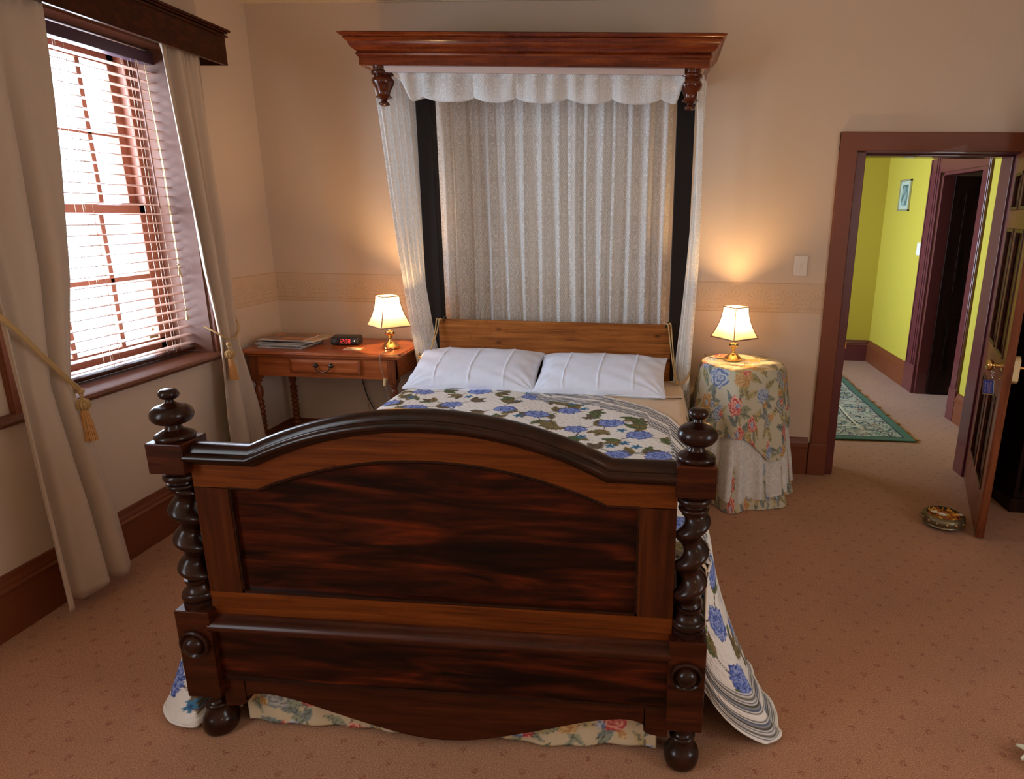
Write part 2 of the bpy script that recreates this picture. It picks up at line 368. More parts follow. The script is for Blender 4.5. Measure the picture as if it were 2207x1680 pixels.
def carpet():
    mt, nt, b, ns, ln = newmat('carpet'); tc = N(nt, 'ShaderNodeTexCoord')
    n1 = N(nt, 'ShaderNodeTexNoise'); n1.inputs['Scale'].default_value = 260; n1.inputs['Detail'].default_value = 3; ln.new(tc.outputs['Object'], n1.inputs['Vector'])
    n2 = N(nt, 'ShaderNodeTexNoise'); n2.inputs['Scale'].default_value = 1.8; n2.inputs['Detail'].default_value = 3; ln.new(tc.outputs['Object'], n2.inputs['Vector'])
    r1 = ramp(nt, [(.3, srgb((140, 94, 66))), (.7, srgb((202, 150, 116)))]); ln.new(n1.outputs['Fac'], r1.inputs['Fac'])
    r2 = ramp(nt, [(.3, (.9, .9, .9)), (.7, (1.06, 1.04, 1.02))]); ln.new(n2.outputs['Fac'], r2.inputs['Fac'])
    mx = N(nt, 'ShaderNodeMixRGB', blend_type='MULTIPLY'); mx.inputs['Fac'].default_value = 1; ln.new(r1.outputs[0], mx.inputs['Color1']); ln.new(r2.outputs[0], mx.inputs['Color2'])
    # small woven sprigs on a lattice
    mp = N(nt, 'ShaderNodeMapping'); mp.inputs['Rotation'].default_value = (0, 0, .78); mp.inputs['Scale'].default_value = (11, 11, 0); ln.new(tc.outputs['Object'], mp.inputs['Vector'])
    vo = N(nt, 'ShaderNodeTexVoronoi', voronoi_dimensions='2D'); vo.inputs['Scale'].default_value = 1; vo.inputs['Randomness'].default_value = .18; ln.new(mp.outputs[0], vo.inputs['Vector'])
    n3 = N(nt, 'ShaderNodeTexNoise'); n3.inputs['Scale'].default_value = 120; ln.new(tc.outputs['Object'], n3.inputs['Vector'])
    sp_ = M2(nt, 'MULTIPLY', M2(nt, 'LESS_THAN', vo.outputs['Distance'], .13), M2(nt, 'GREATER_THAN', n3.outputs['Fac'], .5))
    m3 = N(nt, 'ShaderNodeMixRGB'); ln.new(M2(nt, 'MULTIPLY', sp_, .6), m3.inputs['Fac']); ln.new(mx.outputs[0], m3.inputs['Color1']); m3.inputs['Color2'].default_value = rgba(srgb((132, 66, 50)))
    ln.new(m3.outputs[0], b.inputs['Base Color']); setp(b, Roughness=.95); b.inputs['Specular IOR Level'].default_value = .1; b.inputs['Sheen Weight'].default_value = .15
    bp = N(nt, 'ShaderNodeBump'); bp.inputs['Strength'].default_value = .6; bp.inputs['Distance'].default_value = .004; ln.new(n1.outputs['Fac'], bp.inputs['Height']); ln.new(bp.outputs[0], b.inputs['Normal'])
    return mt
MAT['carpet'] = carpet()
def border_mat():
    mt, nt, b, ns, ln = newmat('wallpaper_border'); tc = N(nt, 'ShaderNodeTexCoord'); sx = N(nt, 'ShaderNodeSeparateXYZ'); ln.new(tc.outputs['Object'], sx.inputs[0])
    h = M2(nt, 'ADD', sx.outputs[0], sx.outputs[1]); z = sx.outputs[2]
    hp = M2(nt, 'PINGPONG', h, .09); zz = M2(nt, 'SUBTRACT', z, 1.09)
    r = M2(nt, 'SQRT', M2(nt, 'ADD', M2(nt, 'POWER', hp, 2.0), M2(nt, 'POWER', M2(nt, 'ABSOLUTE', zz), 2.0)))
    fan = M2(nt, 'LESS_THAN', M2(nt, 'ABSOLUTE', M2(nt, 'SINE', M2(nt, 'MULTIPLY', M2(nt, 'ARCTAN2', zz, hp), 9.0))), .3)
    fan = M2(nt, 'MULTIPLY', fan, M2(nt, 'LESS_THAN', M2(nt, 'ABSOLUTE', M2(nt, 'SUBTRACT', r, .055)), .028))
    sc = M2(nt, 'LESS_THAN', M2(nt, 'ABSOLUTE', M2(nt, 'SINE', M2(nt, 'MULTIPLY', r, 260.0))), .3)
    sc = M2(nt, 'MULTIPLY', sc, M2(nt, 'LESS_THAN', r, .06))
    nz = N(nt, 'ShaderNodeTexNoise'); nz.inputs['Scale'].default_value = 70; nz.inputs['Detail'].default_value = 1; ln.new(tc.outputs['Object'], nz.inputs['Vector'])
    q = M2(nt, 'LESS_THAN', M2(nt, 'ABSOLUTE', M2(nt, 'SUBTRACT', nz.outputs['Fac'], .5)), .03)
    li = M2(nt, 'MAXIMUM', M2(nt, 'LESS_THAN', M2(nt, 'ABSOLUTE', M2(nt, 'SUBTRACT', z, 1.062)), .0025), M2(nt, 'GREATER_THAN', M2(nt, 'ABSOLUTE', M2(nt, 'SUBTRACT', z, 1.128)), .084))
    t = M2(nt, 'MAXIMUM', M2(nt, 'MAXIMUM', fan, M2(nt, 'MULTIPLY', sc, .6)), M2(nt, 'MAXIMUM', li, M2(nt, 'MULTIPLY', q, .5)))
    mx = N(nt, 'ShaderNodeMixRGB'); ln.new(t, mx.inputs['Fac']); mx.inputs['Color1'].default_value = rgba(srgb((208, 182, 154))); mx.inputs['Color2'].default_value = rgba(srgb((194, 164, 132)))
    ln.new(mx.outputs[0], b.inputs['Base Color']); setp(b, Roughness=.8)
    bp = N(nt, 'ShaderNodeBump'); bp.inputs['Strength'].default_value = .3; bp.inputs['Distance'].default_value = .002; ln.new(t, bp.inputs['Height']); ln.new(bp.outputs[0], b.inputs['Normal'])
    return mt
MAT['border'] = border_mat()
def emit(name, col, s):
    mt, nt, b, ns, ln = newmat(name); b.inputs['Base Color'].default_value = rgba(col)
    b.inputs['Emission Color'].default_value = rgba(col); b.inputs['Emission Strength'].default_value = s
    return mt
MAT['bulb'] = emit('lit_bulb', (1.0, .72, .38), 12)
MAT['led'] = emit('clock_digits', (1.0, .04, .03), 1.6)

# ---------------------------------------------------------------- pattern painter (woven / printed cloth)
class Canvas:
    def __init__(s, w_, h_, base, res=400):   # metres, pixels per metre
        s.w, s.h, s.res = w_, h_, res
        s.a = np.ones((int(h_*res)+2, int(w_*res)+2, 3))*np.array(base)
        s.rs = np.random.RandomState(11)
    def win(s, cx, cy_, r):
        x0, x1 = max(0, int((cx-r)*s.res)), min(s.a.shape[1], int((cx+r)*s.res)+1)
        y0, y1 = max(0, int((cy_-r)*s.res)), min(s.a.shape[0], int((cy_+r)*s.res)+1)
        if x1 <= x0 or y1 <= y0: return None
        X, Y = np.meshgrid(np.arange(x0, x1)/s.res-cx, np.arange(y0, y1)/s.res-cy_)
        return slice(y0, y1), slice(x0, x1), X, Y
    def put(s, sl, m_, col):
        v = s.a[sl[0], sl[1]]; v[m_] = col if not callable(col) else col(m_); s.a[sl[0], sl[1]] = v
    def bloom(s, cx, cy_, r, cols, sq=.85):    # hydrangea-like head of many petals
        t = s.win(cx, cy_, r*1.2)
        if not t: return
        X, Y = t[2], t[3]/sq; R = np.hypot(X, Y); A = np.arctan2(Y, X)
        edge = r*(1+.07*np.sin(13*A)+.05*np.sin(5*A+1))
        k = 2*PI/.018; f = np.sin(k*X+2*np.sin(k*.5*Y))*np.sin(k*Y+1.7*np.sin(k*.6*X))
        m_ = R < edge
        s.put(t, m_ & (f > .18), cols[0]); s.put(t, m_ & (f <= .18) & (f > -.35), cols[1]); s.put(t, m_ & (f <= -.35), cols[2])
        s.put(t, m_ & (np.abs(R-edge*.62) < .0035), cols[0])
        s.put(t, m_ & (R > edge*.93), cols[2])
    def leaf(s, cx, cy_, l, wd, ang, c1, c2, teeth=4):
        t = s.win(cx, cy_, l*1.1)
        if not t: return
        ca, sa = math.cos(ang), math.sin(ang); U = (t[2]*ca+t[3]*sa)/l; V = (-t[2]*sa+t[3]*ca)/wd
        prof = np.clip(1-U*U, 0, 1)*(.72+.4*np.abs(np.sin(teeth*PI*(U+1)/2+np.abs(V))))
        m_ = (np.abs(U) < 1) & (np.abs(V) < prof)
        s.put(t, m_, c1); s.put(t, m_ & (np.abs(V) < .09), c2)
        s.put(t, m_ & (np.abs(np.sin((U-np.abs(V)*.6)*11)) < .22), c2)
    def star(s, cx, cy_, r, c1, c2, n=5, ph=0):
        t = s.win(cx, cy_, r*1.1)
        if not t: return
        R = np.hypot(t[2], t[3]); A = np.arctan2(t[3], t[2])+ph
        m_ = R < r*(.35+.65*np.abs(np.cos(n*A/2)))
        s.put(t, m_, c1); s.put(t, R < r*.25, c2)
    def rose(s, cx, cy_, r, cols, sq=1):
        t = s.win(cx, cy_, r*1.25)
        if not t: return
        X, Y = t[2], t[3]/sq; R = np.hypot(X, Y); A = np.arctan2(Y, X)
        edge = r*(1+.12*np.sin(5*A)+.07*np.sin(9*A+2)); m_ = R < edge
        f = np.sin(R/r*14+2.2*np.sin(3*A)+A*2)
        for c, (lo, hi) in zip(cols, ((-2, -.5), (-.5, .3), (.3, 2))): s.put(t, m_ & (f > lo) & (f <= hi), c)
    def line(s, pts, wd, col):
        for (x0, y0), (x1, y1) in zip(pts[:-1], pts[1:]):
            n = max(2, int(math.hypot(x1-x0, y1-y0)*s.res))
            for i in range(n):
                t = s.win(lerp(x0, x1, i/n), lerp(y0, y1, i/n), wd)
                if t: s.put(t, np.hypot(t[2], t[3]) < wd, col)
    def at(s, U, V):
        i = np.clip((np.asarray(U)*s.res).astype(int), 0, s.a.shape[1]-1); j = np.clip((np.asarray(V)*s.res).astype(int), 0, s.a.shape[0]-1)
        return s.a[j, i]
def colour(mb, canvas, ofs=(0, 0)):
    n = len(mb.v); U = np.array([mb.uv.get(i, (0, 0))[0] for i in range(n)]); V = np.array([mb.uv.get(i, (0, 0))[1] for i in range(n)])
    c = canvas.at(U+ofs[0], V+ofs[1]); mb.col = np.hstack([c, np.ones((n, 1))])
# ================================================================ THE SETTING
H = 2.759
def S(name, *boxes, mat='wall', **k):
    mb = MB()
    for b in boxes: mb.box(*b)
    return struct(name, mb, MAT[mat], **k)
S('floor', (-.4, 6.6, -5.5, 4.0, -.1, 0), mat='carpet')
S('ceiling', (-.4, 6.6, -5.5, 4.0, H, H+.1), mat='ceil')
WY0, WY1, WZ0, WZ1 = -1.735, -.646, .83, 2.373       # window opening in the left wall
S('wall_left', (-.34, 0, WY1, .15, 0, H), (-.34, 0, -3.55, WY0, 0, H), (-.4, 0, -5.5, -4.65, 0, H),
  (-.34, 0, WY0, WY1, 0, WZ0-.03), (-.34, 0, WY0, WY1, WZ1, H), (-.4, 0, -4.65, -3.55, 0, .85), (-.4, 0, -4.65, -3.55, 2.4, H))
S('wall_back', (0, 3.60, 0, .15, 0, H), (4.45, 5.7, 0, .15, 0, H), (3.60, 4.45, 0, .15, 1.965, H))
S('wall_right', (5.6, 5.7, -5.5, 0, 0, H))
S('wall_front', (0, 5.6, -5.6, -5.5, 0, H))
S('wall_hall_far', (1.5, 4.9, 3.53, 3.63, 0, H), mat='yellow')
S('wall_hall_right', (4.9, 5.0, .15, 1.36, 0, H), (4.9, 5.0, 2.13, 3.63, 0, H), (4.9, 5.0, 1.36, 2.13, 2.0, H), mat='yellow')
S('wall_hall_left', (1.4, 1.5, .15, 3.63, 0, .5), (1.4, 1.5, .15, 3.63, 2.2, H), (1.4, 1.5, .15, .9, .5, 2.2), (1.4, 1.5, 3.0, 3.63, .5, 2.2), mat='yellow')
S('wall_hall_near', (1.5, 3.60, .15, .16, 0, H), (4.45, 4.9, .15, .16, 0, H), (3.6, 4.45, .15, .16, 1.965, H), mat='yellow')
S('wall_other_room', (6.4, 6.5, .15, 3.6, 0, H), (5.0, 6.5, 3.5, 3.6, 0, H), (5.0, 6.5, .15, .25, 0, H), mat='wall')

def baseboard(name, segs, mat='trim', parent=None):
    # segs: (axis, fixed, a0, a1, dir) profile 0.245 high with a moulded cap
    prof = [(0, 0), (.024, 0), (.024, .175), (.028, .182), (.028, .19), (.020, .198), (.020, .208), (.014, .222), (.010, .24), (0, .243)]
    mb = MB()
    for ax, fx, a0, a1, d in segs:
        if ax == 'x': vs0 = [(a0, fx+d*p, z) for p, z in prof]; vs1 = [(a1, fx+d*p, z) for p, z in prof]
        else: vs0 = [(fx+d*p, a0, z) for p, z in prof]; vs1 = [(fx+d*p, a1, z) for p, z in prof]
        n = len(prof); mb.add(vs0+vs1, [tuple(range(n)), tuple(range(n, 2*n))[::-1]]+[(i, n+i, n+(i+1) % n, (i+1) % n) for i in range(n)])
    return struct(name, mb, MAT[mat], smooth=0)
baseboard('baseboard_left', [('y', 0, -5.5, -.024, 1)])
baseboard('baseboard_back', [('x', 0, 0, 3.43, -1)])
baseboard('baseboard_hall_far', [('x', 3.53, 1.5, 4.876, -1)], 'maroon')
baseboard('baseboard_hall_right', [('y', 4.9, 2.35, 3.53, -1), ('y', 4.9, .16, 1.245, -1)], 'trim')
S('trim_1', (0.0015, 3.448, -.0018, 0, 1.038, 1.218), mat='border')
S('trim_2', (0, .0018, WY1+.1, 0, 1.038, 1.218), (0, .0018, -3.4, WY0-.1, 1.038, 1.218), mat='border')
S('trim_3', (0, 3.6, -.012, 0, H-.004, H+.001), mat='ceil')

def sthing(name):
    o = bpy.data.objects.new(name, None); COL.objects.link(o); o['kind'] = 'structure'; return o
# ---- main window
w1 = sthing('window_1'); w1.location = (0, -1.19, .83)
mb = MB()
for a in ((-.335, .0, WY0, WY0+.012, WZ0, WZ1), (-.335, .0, WY1-.012, WY1, WZ0, WZ1), (-.335, 0, WY0, WY1, WZ1-.012, WZ1)): mb.box(*a)
obj('window_reveal', mb, MAT['reveal'], w1, smooth=0)
mb = MB()   # rounded sill board with horns
prof = [(-.40, .0), (-.40, .03), (.035, .03), (.05, .024), (.056, .012), (.05, 0), (.04, -.006)]
n = len(prof)
def xzprism(mb, prof, y0, y1, z):
    vs = [(p, y0, z+q) for p, q in prof]+[(p, y1, z+q) for p, q in prof]; n = len(prof)
    return mb.add(vs, [tuple(range(n)), tuple(range(n, 2*n))[::-1]]+[(i, n+i, n+(i+1) % n, (i+1) % n) for i in range(n)])
xzprism(mb, prof, WY0, WY1, .805)
xzprism(mb, [(0, 0), (0, .03), (.035, .03), (.05, .024), (.056, .012), (.05, 0), (.04, -.006)], WY0-.16, WY0, .805)
xzprism(mb, [(0, 0), (0, .03), (.035, .03), (.05, .024), (.056, .012), (.05, 0), (.04, -.006)], WY1, WY1+.05, .805)
obj('window_sill', mb, MAT['reveal'], w1)
mb = MB()
mb.box(0, .022, WY0-.075, WY0, WZ0, WZ1+.09); mb.box(0, .022, WY1, WY1+.035, WZ0, WZ1+.09); mb.box(0, .022, WY0-.075, WY1+.035, WZ1, WZ1+.09)
mb.box(.022, .032, WY0-.075, WY0-.05, WZ0, WZ1+.09); mb.box(.022, .03, WY0, WY1, WZ1, WZ1+.03)
obj('architrave', mb, MAT['trim'], w1, bevel=.004, smooth=0)
# sashes: box frame plus upper and lower sash
mb = MB()
mb.box(-.325, -.22, WY0+.012, WY0+.06, WZ0+.03, WZ1-.012); mb.box(-.325, -.22, WY1-.055, WY1-.012, WZ0+.03, WZ1-.012); mb.box(-.325, -.22, WY0+.012, WY1-.012, WZ1-.05, WZ1-.012)
obj('window_frame', mb, MAT['sash'], w1, smooth=0, bevel=.003)
def sash(name, x0, x1, z0, z1, ybars, zbar, rb, rt_):
    y0, y1 = WY0+.06, WY1-.055; mb = MB()
    mb.box(x0, x1, y0, y0+.045, z0, z1); mb.box(x0, x1, y1-.045, y1, z0, z1); mb.box(x0, x1, y0, y1, z0, z0+rb); mb.box(x0, x1, y0, y1, z1-rt_, z1)
    for y in ybars: mb.box(x0+.006, x1-.004, y-.013, y+.013, z0, z1)
    mb.box(x0+.006, x1-.004, y0, y1, zbar-.012, zbar+.012)
    return obj(name, mb, MAT['sash'], w1, smooth=0, bevel=.003)
sash('lower_sash', -.265, -.225, .855, 1.625, (-.98, -1.26), 1.255, .07, .05)
sash('upper_sash', -.315, -.272, 1.575, 2.325, (-.91, -1.19), 1.95, .045, .05)
mb = MB(); mb.sphere((-.218, -.80, .98), .008); mb.box(-.224, -.214, -.83, -.77, .935, .95)
obj('sash_lift', mb, MAT['dull_brass'], w1)
# second, unseen window in the same wall behind the camera
w2 = sthing('window_2'); w2.location = (0, -4.1, .85)
mb = MB()
for y0, y1 in ((-4.65, -4.6), (-3.6, -3.55), (-4.12, -4.08)): mb.box(-.3, -.25, y0, y1, .85, 2.4)
mb.box(-.3, -.25, -4.65, -3.55, .85, .92); mb.box(-.3, -.25, -4.65, -3.55, 2.34, 2.4); mb.box(-.3, -.25, -4.65, -3.55, 1.6, 1.65)
obj('window_frame', mb, MAT['sash'], w2, smooth=0)

# ---- bedroom doorway and leaf
d1 = sthing('door_1'); d1.location = (4.0, 0, 0)
mb = MB()
for x0, x1 in ((3.448, 3.548), (4.49, 4.59)):
    mb.box(x0, x1, -.024, 0, .205, 2.072 if x0 < 4 else 2.072); mb.box(x0+(0 if x0 > 4 else -.012), x1+(.0 if x0 < 4 else .012), -.032, 0, 0, .21)
mb.box(3.448, 4.59, -.0245, 0, 1.972, 2.074)
obj('door_casing', mb, MAT['trim'], d1, smooth=0, bevel=.004)
mb = MB()
mb.box(3.548, 3.60, -.012, .17, 0, 1.972); mb.box(4.44, 4.49, -.012, .17, 0, 1.972); mb.box(3.548, 4.49, -.012, .17, 1.962, 1.985)
mb.box(3.60, 3.612, .045, .17, 0, 1.962); mb.box(4.428, 4.44, .045, .17, 0, 1.962); mb.box(3.60, 4.44, .045, .17, 1.950, 1.962)
obj('door_jamb', mb, MAT['maroon'], d1, smooth=0, bevel=.003)
mb = MB(); mb.box(3.5995, 3.602, .0, .03, .815, .885); mb.box(3.596, 3.603, -.016, .0, .83, .87)
obj('strike_plate', mb, MAT['brass'], d1, smooth=0)
HP = Vector((4.418, -.018, 0)); DU = Vector((-.3472, -.9378, 0)); DN = Vector((-.9378, .3472, 0))   # along leaf, and towards the hall side
def dmap(mb):
    mb.v = [tuple(HP+DU*a+DN*t+Vector((0, 0, z))) for a, t, z in mb.v]; return mb
A, T = .838, .038       # leaf width, thickness; visible face at t = 0
mb = MB()
for a0, a1 in ((0, .11), (A-.11, A)): mb.box(a0, a1, -T, 0, .01, 1.955)
ZR = [(.01, .23), (.735, .93), (1.56, 1.655), (1.85, 1.955)]
for z0, z1 in ZR: mb.box(.11, A-.11, -T, 0, z0, z1)
mb.box(.375, .463, -T, 0, .23, .735); mb.box(.375, .463, -T, 0, .93, 1.56); mb.box(.375, .463, -T, 0, 1.655, 1.85)
leaf = obj('door_leaf', dmap(mb), MAT['doorw'], d1, smooth=0, bevel=.002)
for z0, z1 in ((.23, .735), (.93, 1.56), (1.655, 1.85)):
    for a0, a1 in ((.11, .375), (.463, A-.11)):
        mb = MB(); mb.box(a0, a1, -T+.014, -.014, z0, z1)
        mb.box(a0+.05, a1-.05, -T+.010, -.010, z0+.05, z1-.05)
        for s0 in (-.006, -T+.001):
            mb.box(a0, a0+.018, s0-.006, s0+.011, z0, z1); mb.box(a1-.018, a1, s0-.006, s0+.011, z0, z1)
            mb.box(a0, a1, s0-.006, s0+.011, z0, z0+.018); mb.box(a0, a1, s0-.006, s0+.011, z1-.018, z1)
        obj('door_panel', dmap(mb), MAT['mahog'], leaf, smooth=0, bevel=.003)
def dl(prof, a, z0, sgn):   # turned knob: profile (r, distance from face)
    mb = MB(); mb.lathe(0, 0, prof, 24)
    mb.v = [tuple(HP+DU*(a+x)+DN*(sgn*z+(0 if sgn > 0 else -T))+Vector((0, 0, z0+y))) for x, y, z in mb.v]; return mb
KP = [(.026, 0), (.026, .004), (.010, .008), (.009, .03), (.016, .036), (.026, .046), (.028, .055), (.024, .066), (.012, .072), (.001, .073)]
obj('door_knob', dl(KP, A-.075, .905, 1), MAT['brass'], d1)
obj('keyhole_plate', dl([(.012, 0), (.012, .003), (.006, .005), (.001, .005)], A-.075, .845, 1), MAT['brass'], d1)
mb = MB(); pl = [(-.065, -.03), (-.055, -.05), (-.02, -.06), (.03, -.06), (.075, -.045), (.075, .045), (.03, .06), (-.02, .06), (-.055, .05), (-.065, .03)]
mb.add([(A-.012+p[0]*.6-.03, -T-d, .90+p[1]*1.1) for d in (0, .026) for p in pl], [tuple(range(10)), tuple(range(10, 20))[::-1]]+[(i, 10+i, 10+(i+1) % 10, (i+1) % 10) for i in range(10)])
obj('rim_lock', dmap(mb), MAT['cream'], d1, smooth=0, bevel=.002)
obj('door_knob', dl([(r_*.8, d_+.02) for r_, d_ in KP], A-.07, .905, -1), MAT['brass'], d1)

# ---- doorway in the hall with a dark leaf swung into the room beyond
d2 = sthing('door_2'); d2.location = (4.9, 1.75, 0)
mb = MB()
mb.box(4.878, 4.9, 2.13, 2.35, .26, 2.0); mb.box(4.872, 4.9, 2.125, 2.355, 0, .27); mb.box(4.878, 4.9, 1.245, 1.36, .26, 2.0); mb.box(4.872, 4.9, 1.24, 1.365, 0, .27)
mb.box(4.878, 4.9, 1.245, 2.35, 2.0, 2.125)
for y in (2.17, 2.215, 2.33, 1.26): mb.box(4.870, 4.878, y-.008, y+.008, .27, 2.12)
mb.box(4.9, 5.0, 2.10, 2.13, 0, 2.0); mb.box(4.9, 5.0, 1.36, 1.385, 0, 2.0); mb.box(4.9, 5.0, 1.36, 2.13, 1.975, 2.0)
obj('door_casing', mb, MAT['maroon'], d2, smooth=0, bevel=.003)
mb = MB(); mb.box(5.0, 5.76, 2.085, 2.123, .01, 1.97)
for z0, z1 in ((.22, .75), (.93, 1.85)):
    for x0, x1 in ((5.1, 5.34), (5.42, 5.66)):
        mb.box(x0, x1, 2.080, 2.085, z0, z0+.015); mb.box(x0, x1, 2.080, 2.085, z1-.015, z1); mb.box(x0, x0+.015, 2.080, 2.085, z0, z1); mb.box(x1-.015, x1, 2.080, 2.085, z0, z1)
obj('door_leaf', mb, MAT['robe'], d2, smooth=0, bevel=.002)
# casing of another doorway on the far hall wall
d3 = sthing('door_3'); d3.location = (4.1, 3.53, 0)
mb = MB(); mb.box(4.45, 4.548, 3.506, 3.53, 0, 2.12); mb.box(3.6, 3.698, 3.506, 3.53, 0, 2.12); mb.box(3.6, 4.548, 3.506, 3.53, 2.02, 2.12)
obj('door_casing', mb, MAT['maroon'], d3, smooth=0, bevel=.003)
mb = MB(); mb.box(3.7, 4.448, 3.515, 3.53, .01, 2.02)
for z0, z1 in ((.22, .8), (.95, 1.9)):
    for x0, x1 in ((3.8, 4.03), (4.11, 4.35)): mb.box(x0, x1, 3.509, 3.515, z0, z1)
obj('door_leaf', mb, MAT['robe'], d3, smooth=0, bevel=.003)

# ================================================================ WINDOW DRESSING
# pelmet box
t = thing('pelmet', 'dark red-brown wooden pelmet box with moulded top edge above the window', 'pelmet', (0, -1.19, 2.34))
PX0, PY1, PY0 = .15, -.442, -1.94
mb = MB(); mb.box(PX0-.018, PX0, PY0, PY1, 2.333, 2.475); mb.box(0, PX0-.018, PY1-.018, PY1, 2.333, 2.475); mb.box(0, PX0-.018, PY0, PY0+.018, 2.333, 2.475); mb.box(0, PX0, PY0, PY1, 2.475, 2.485)
obj('pelmet_box', mb, MAT['mahog'], t, smooth=0, bevel=.002)
mb = MB(); mb.box(0, PX0+.012, PY0-.012, PY1+.012, 2.485, 2.495); mb.box(0, PX0+.022, PY0-.022, PY1+.022, 2.495, 2.507); mb.box(0, PX0+.012, PY0-.012, PY1+.012, 2.468, 2.478)
obj('moulding', mb, MAT['mahog'], t, smooth=0, bevel=.004)
mb = MB(); mb.tube([(.08, PY0+.02, 2.40), (.08, PY1-.02, 2.40)], .008)
obj('curtain_rail', mb, MAT['white'], t)

# venetian blind
t = thing('venetian_blind', 'reddish timber venetian blind let down with open slats inside the window recess', 'blind', (-.12, -1.19, 2.33))
BY0, BY1 = WY0+.035, -.662
mb = MB(); mb.box(-.155, -.095, BY0, BY1+.01, 2.292, 2.345); obj('headrail', mb, MAT['headrail'], t, smooth=0, bevel=.003)
mb = MB(); mb.box(-.15, -.10, BY0, BY1, .846, .862); obj('bottom_rail', mb, MAT['mahog'], t, smooth=0, bevel=.004)
mb = MB(); prof = [(-.0255, -.001), (-.015, .0022), (0, .0035), (.015, .0022), (.0255, -.001), (.0255, -.0035), (.015, -.0003), (0, .001), (-.015, -.0003), (-.0255, -.0035)]
n = len(prof); vs = [(-.125+p, y, 2.255+q) for y in (BY0+.005, BY1) for p, q in prof]
mb.add(vs, [tuple(range(n)), tuple(range(n, 2*n))[::-1]]+[(i, n+i, n+(i+1) % n, (i+1) % n) for i in range(n)])
s0 = obj('slat', mb, MAT['blind'], t, smooth=0)
NS = 31
for k in range(1, NS):
    c = s0.copy(); COL.objects.link(c); c.parent = t; c.location = (0, 0, -k*(2.255-.888)/(NS-1))
mb = MB()
for y in (-.76, -.80, -1.16, -1.20, -1.58):
    for x in (-.149, -.101): mb.tube([(x, y, 2.30), (x, y, .86)], .0011, 5)
obj('ladder_cord', mb, MAT['curtain'], t)
mb = MB()
for i, (y, z) in enumerate(((-.712, 1.30), (-.705, 1.06))):
    mb.tube([(-.09, -.73, 2.29), (-.088, y-.003, 1.8), (-.087, y, z)], .0013, 5); mb.lathe(-.087, y, [(.001, z+.002), (.003, z), (.008, z-.035), (.008, z-.04), (.001, z-.041)], 10); mb.sphere((-.087, y, z+.015), .006)
obj('pull_cord', mb, MAT['dull_brass'], t)
mb = MB(); mb.tube([(-.088, -.785, 2.29), (-.086, -.78, 1.60)], .004, 6); obj('tilt_wand', mb, MAT['sash'], t)

# curtains
def curtain(name, label, ylo, yhi, xc, amp, folds, zt, zb, seed, hem=True):
    """ylo/yhi/xc/amp: lists of (z, value)"""
    rnd = random.Random(seed); ph = [rnd.uniform(0, 6) for _ in range(4)]
    def I(tab, z): return interp(z, [a for a, _ in tab], [b for _, b in tab])
    def fn(u, v):
        z = lerp(zt, zb, v); y = lerp(I(ylo, z), I(yhi, z), u); a = I(amp, z)
        ft = folds; k = 2*PI*ft*u
        f = math.sin(k+ph[0]+.5*math.sin(z*2+ph[1]))*.75+.35*math.sin(k*1.7+ph[2]+z*.8)
        hd = sst(zt-.10, zt, z); f += hd*.55*math.sin(2*PI*13*u)
        return (I(xc, z)+a*f, y+a*.35*math.cos(k+ph[3])*math.sin(PI*u), z+(.012*math.sin(k+ph[1]) if v > .999 else 0))
    mb = MB(); mb.grid(fn, 110, 90)
    o = obj(name, mb, MAT['curtain'], None, smooth=180, solid=.004, origin=(I(xc, zb), I(ylo, zb), zb))
    return tag(o, label, 'curtain', 'beige curtains at the window')
curtain('curtain', 'long beige curtain tied back at the far side of the window by the desk',
    [(0, -.80), (.5, -.79), (.92, -.745), (1.3, -.79), (2.35, -.835)], [(0, -.40), (.5, -.47), (.92, -.60), (1.1, -.585), (1.6, -.575), (2.35, -.555)],
    [(0, .10), (.92, .105), (2.35, .08)], [(0, .04), (.92, .022), (1.4, .036), (2.35, .026)], 2.6, 2.39, .02, 3)
curtain('curtain', 'long beige curtain tied back at the near side of the window, closest to the camera',
    [(.05, -1.915), (.9, -1.89), (1.2, -1.895), (1.7, -1.91), (2.35, -1.925)], [(.05, -1.575), (.4, -1.59), (.93, -1.665), (1.33, -1.575), (1.8, -1.515), (2.35, -1.462)],
    [(.05, .14), (.93, .13), (2.35, .09)], [(.05, .045), (.93, .026), (1.4, .045), (2.35, .034)], 2.2, 2.39, .06, 8)
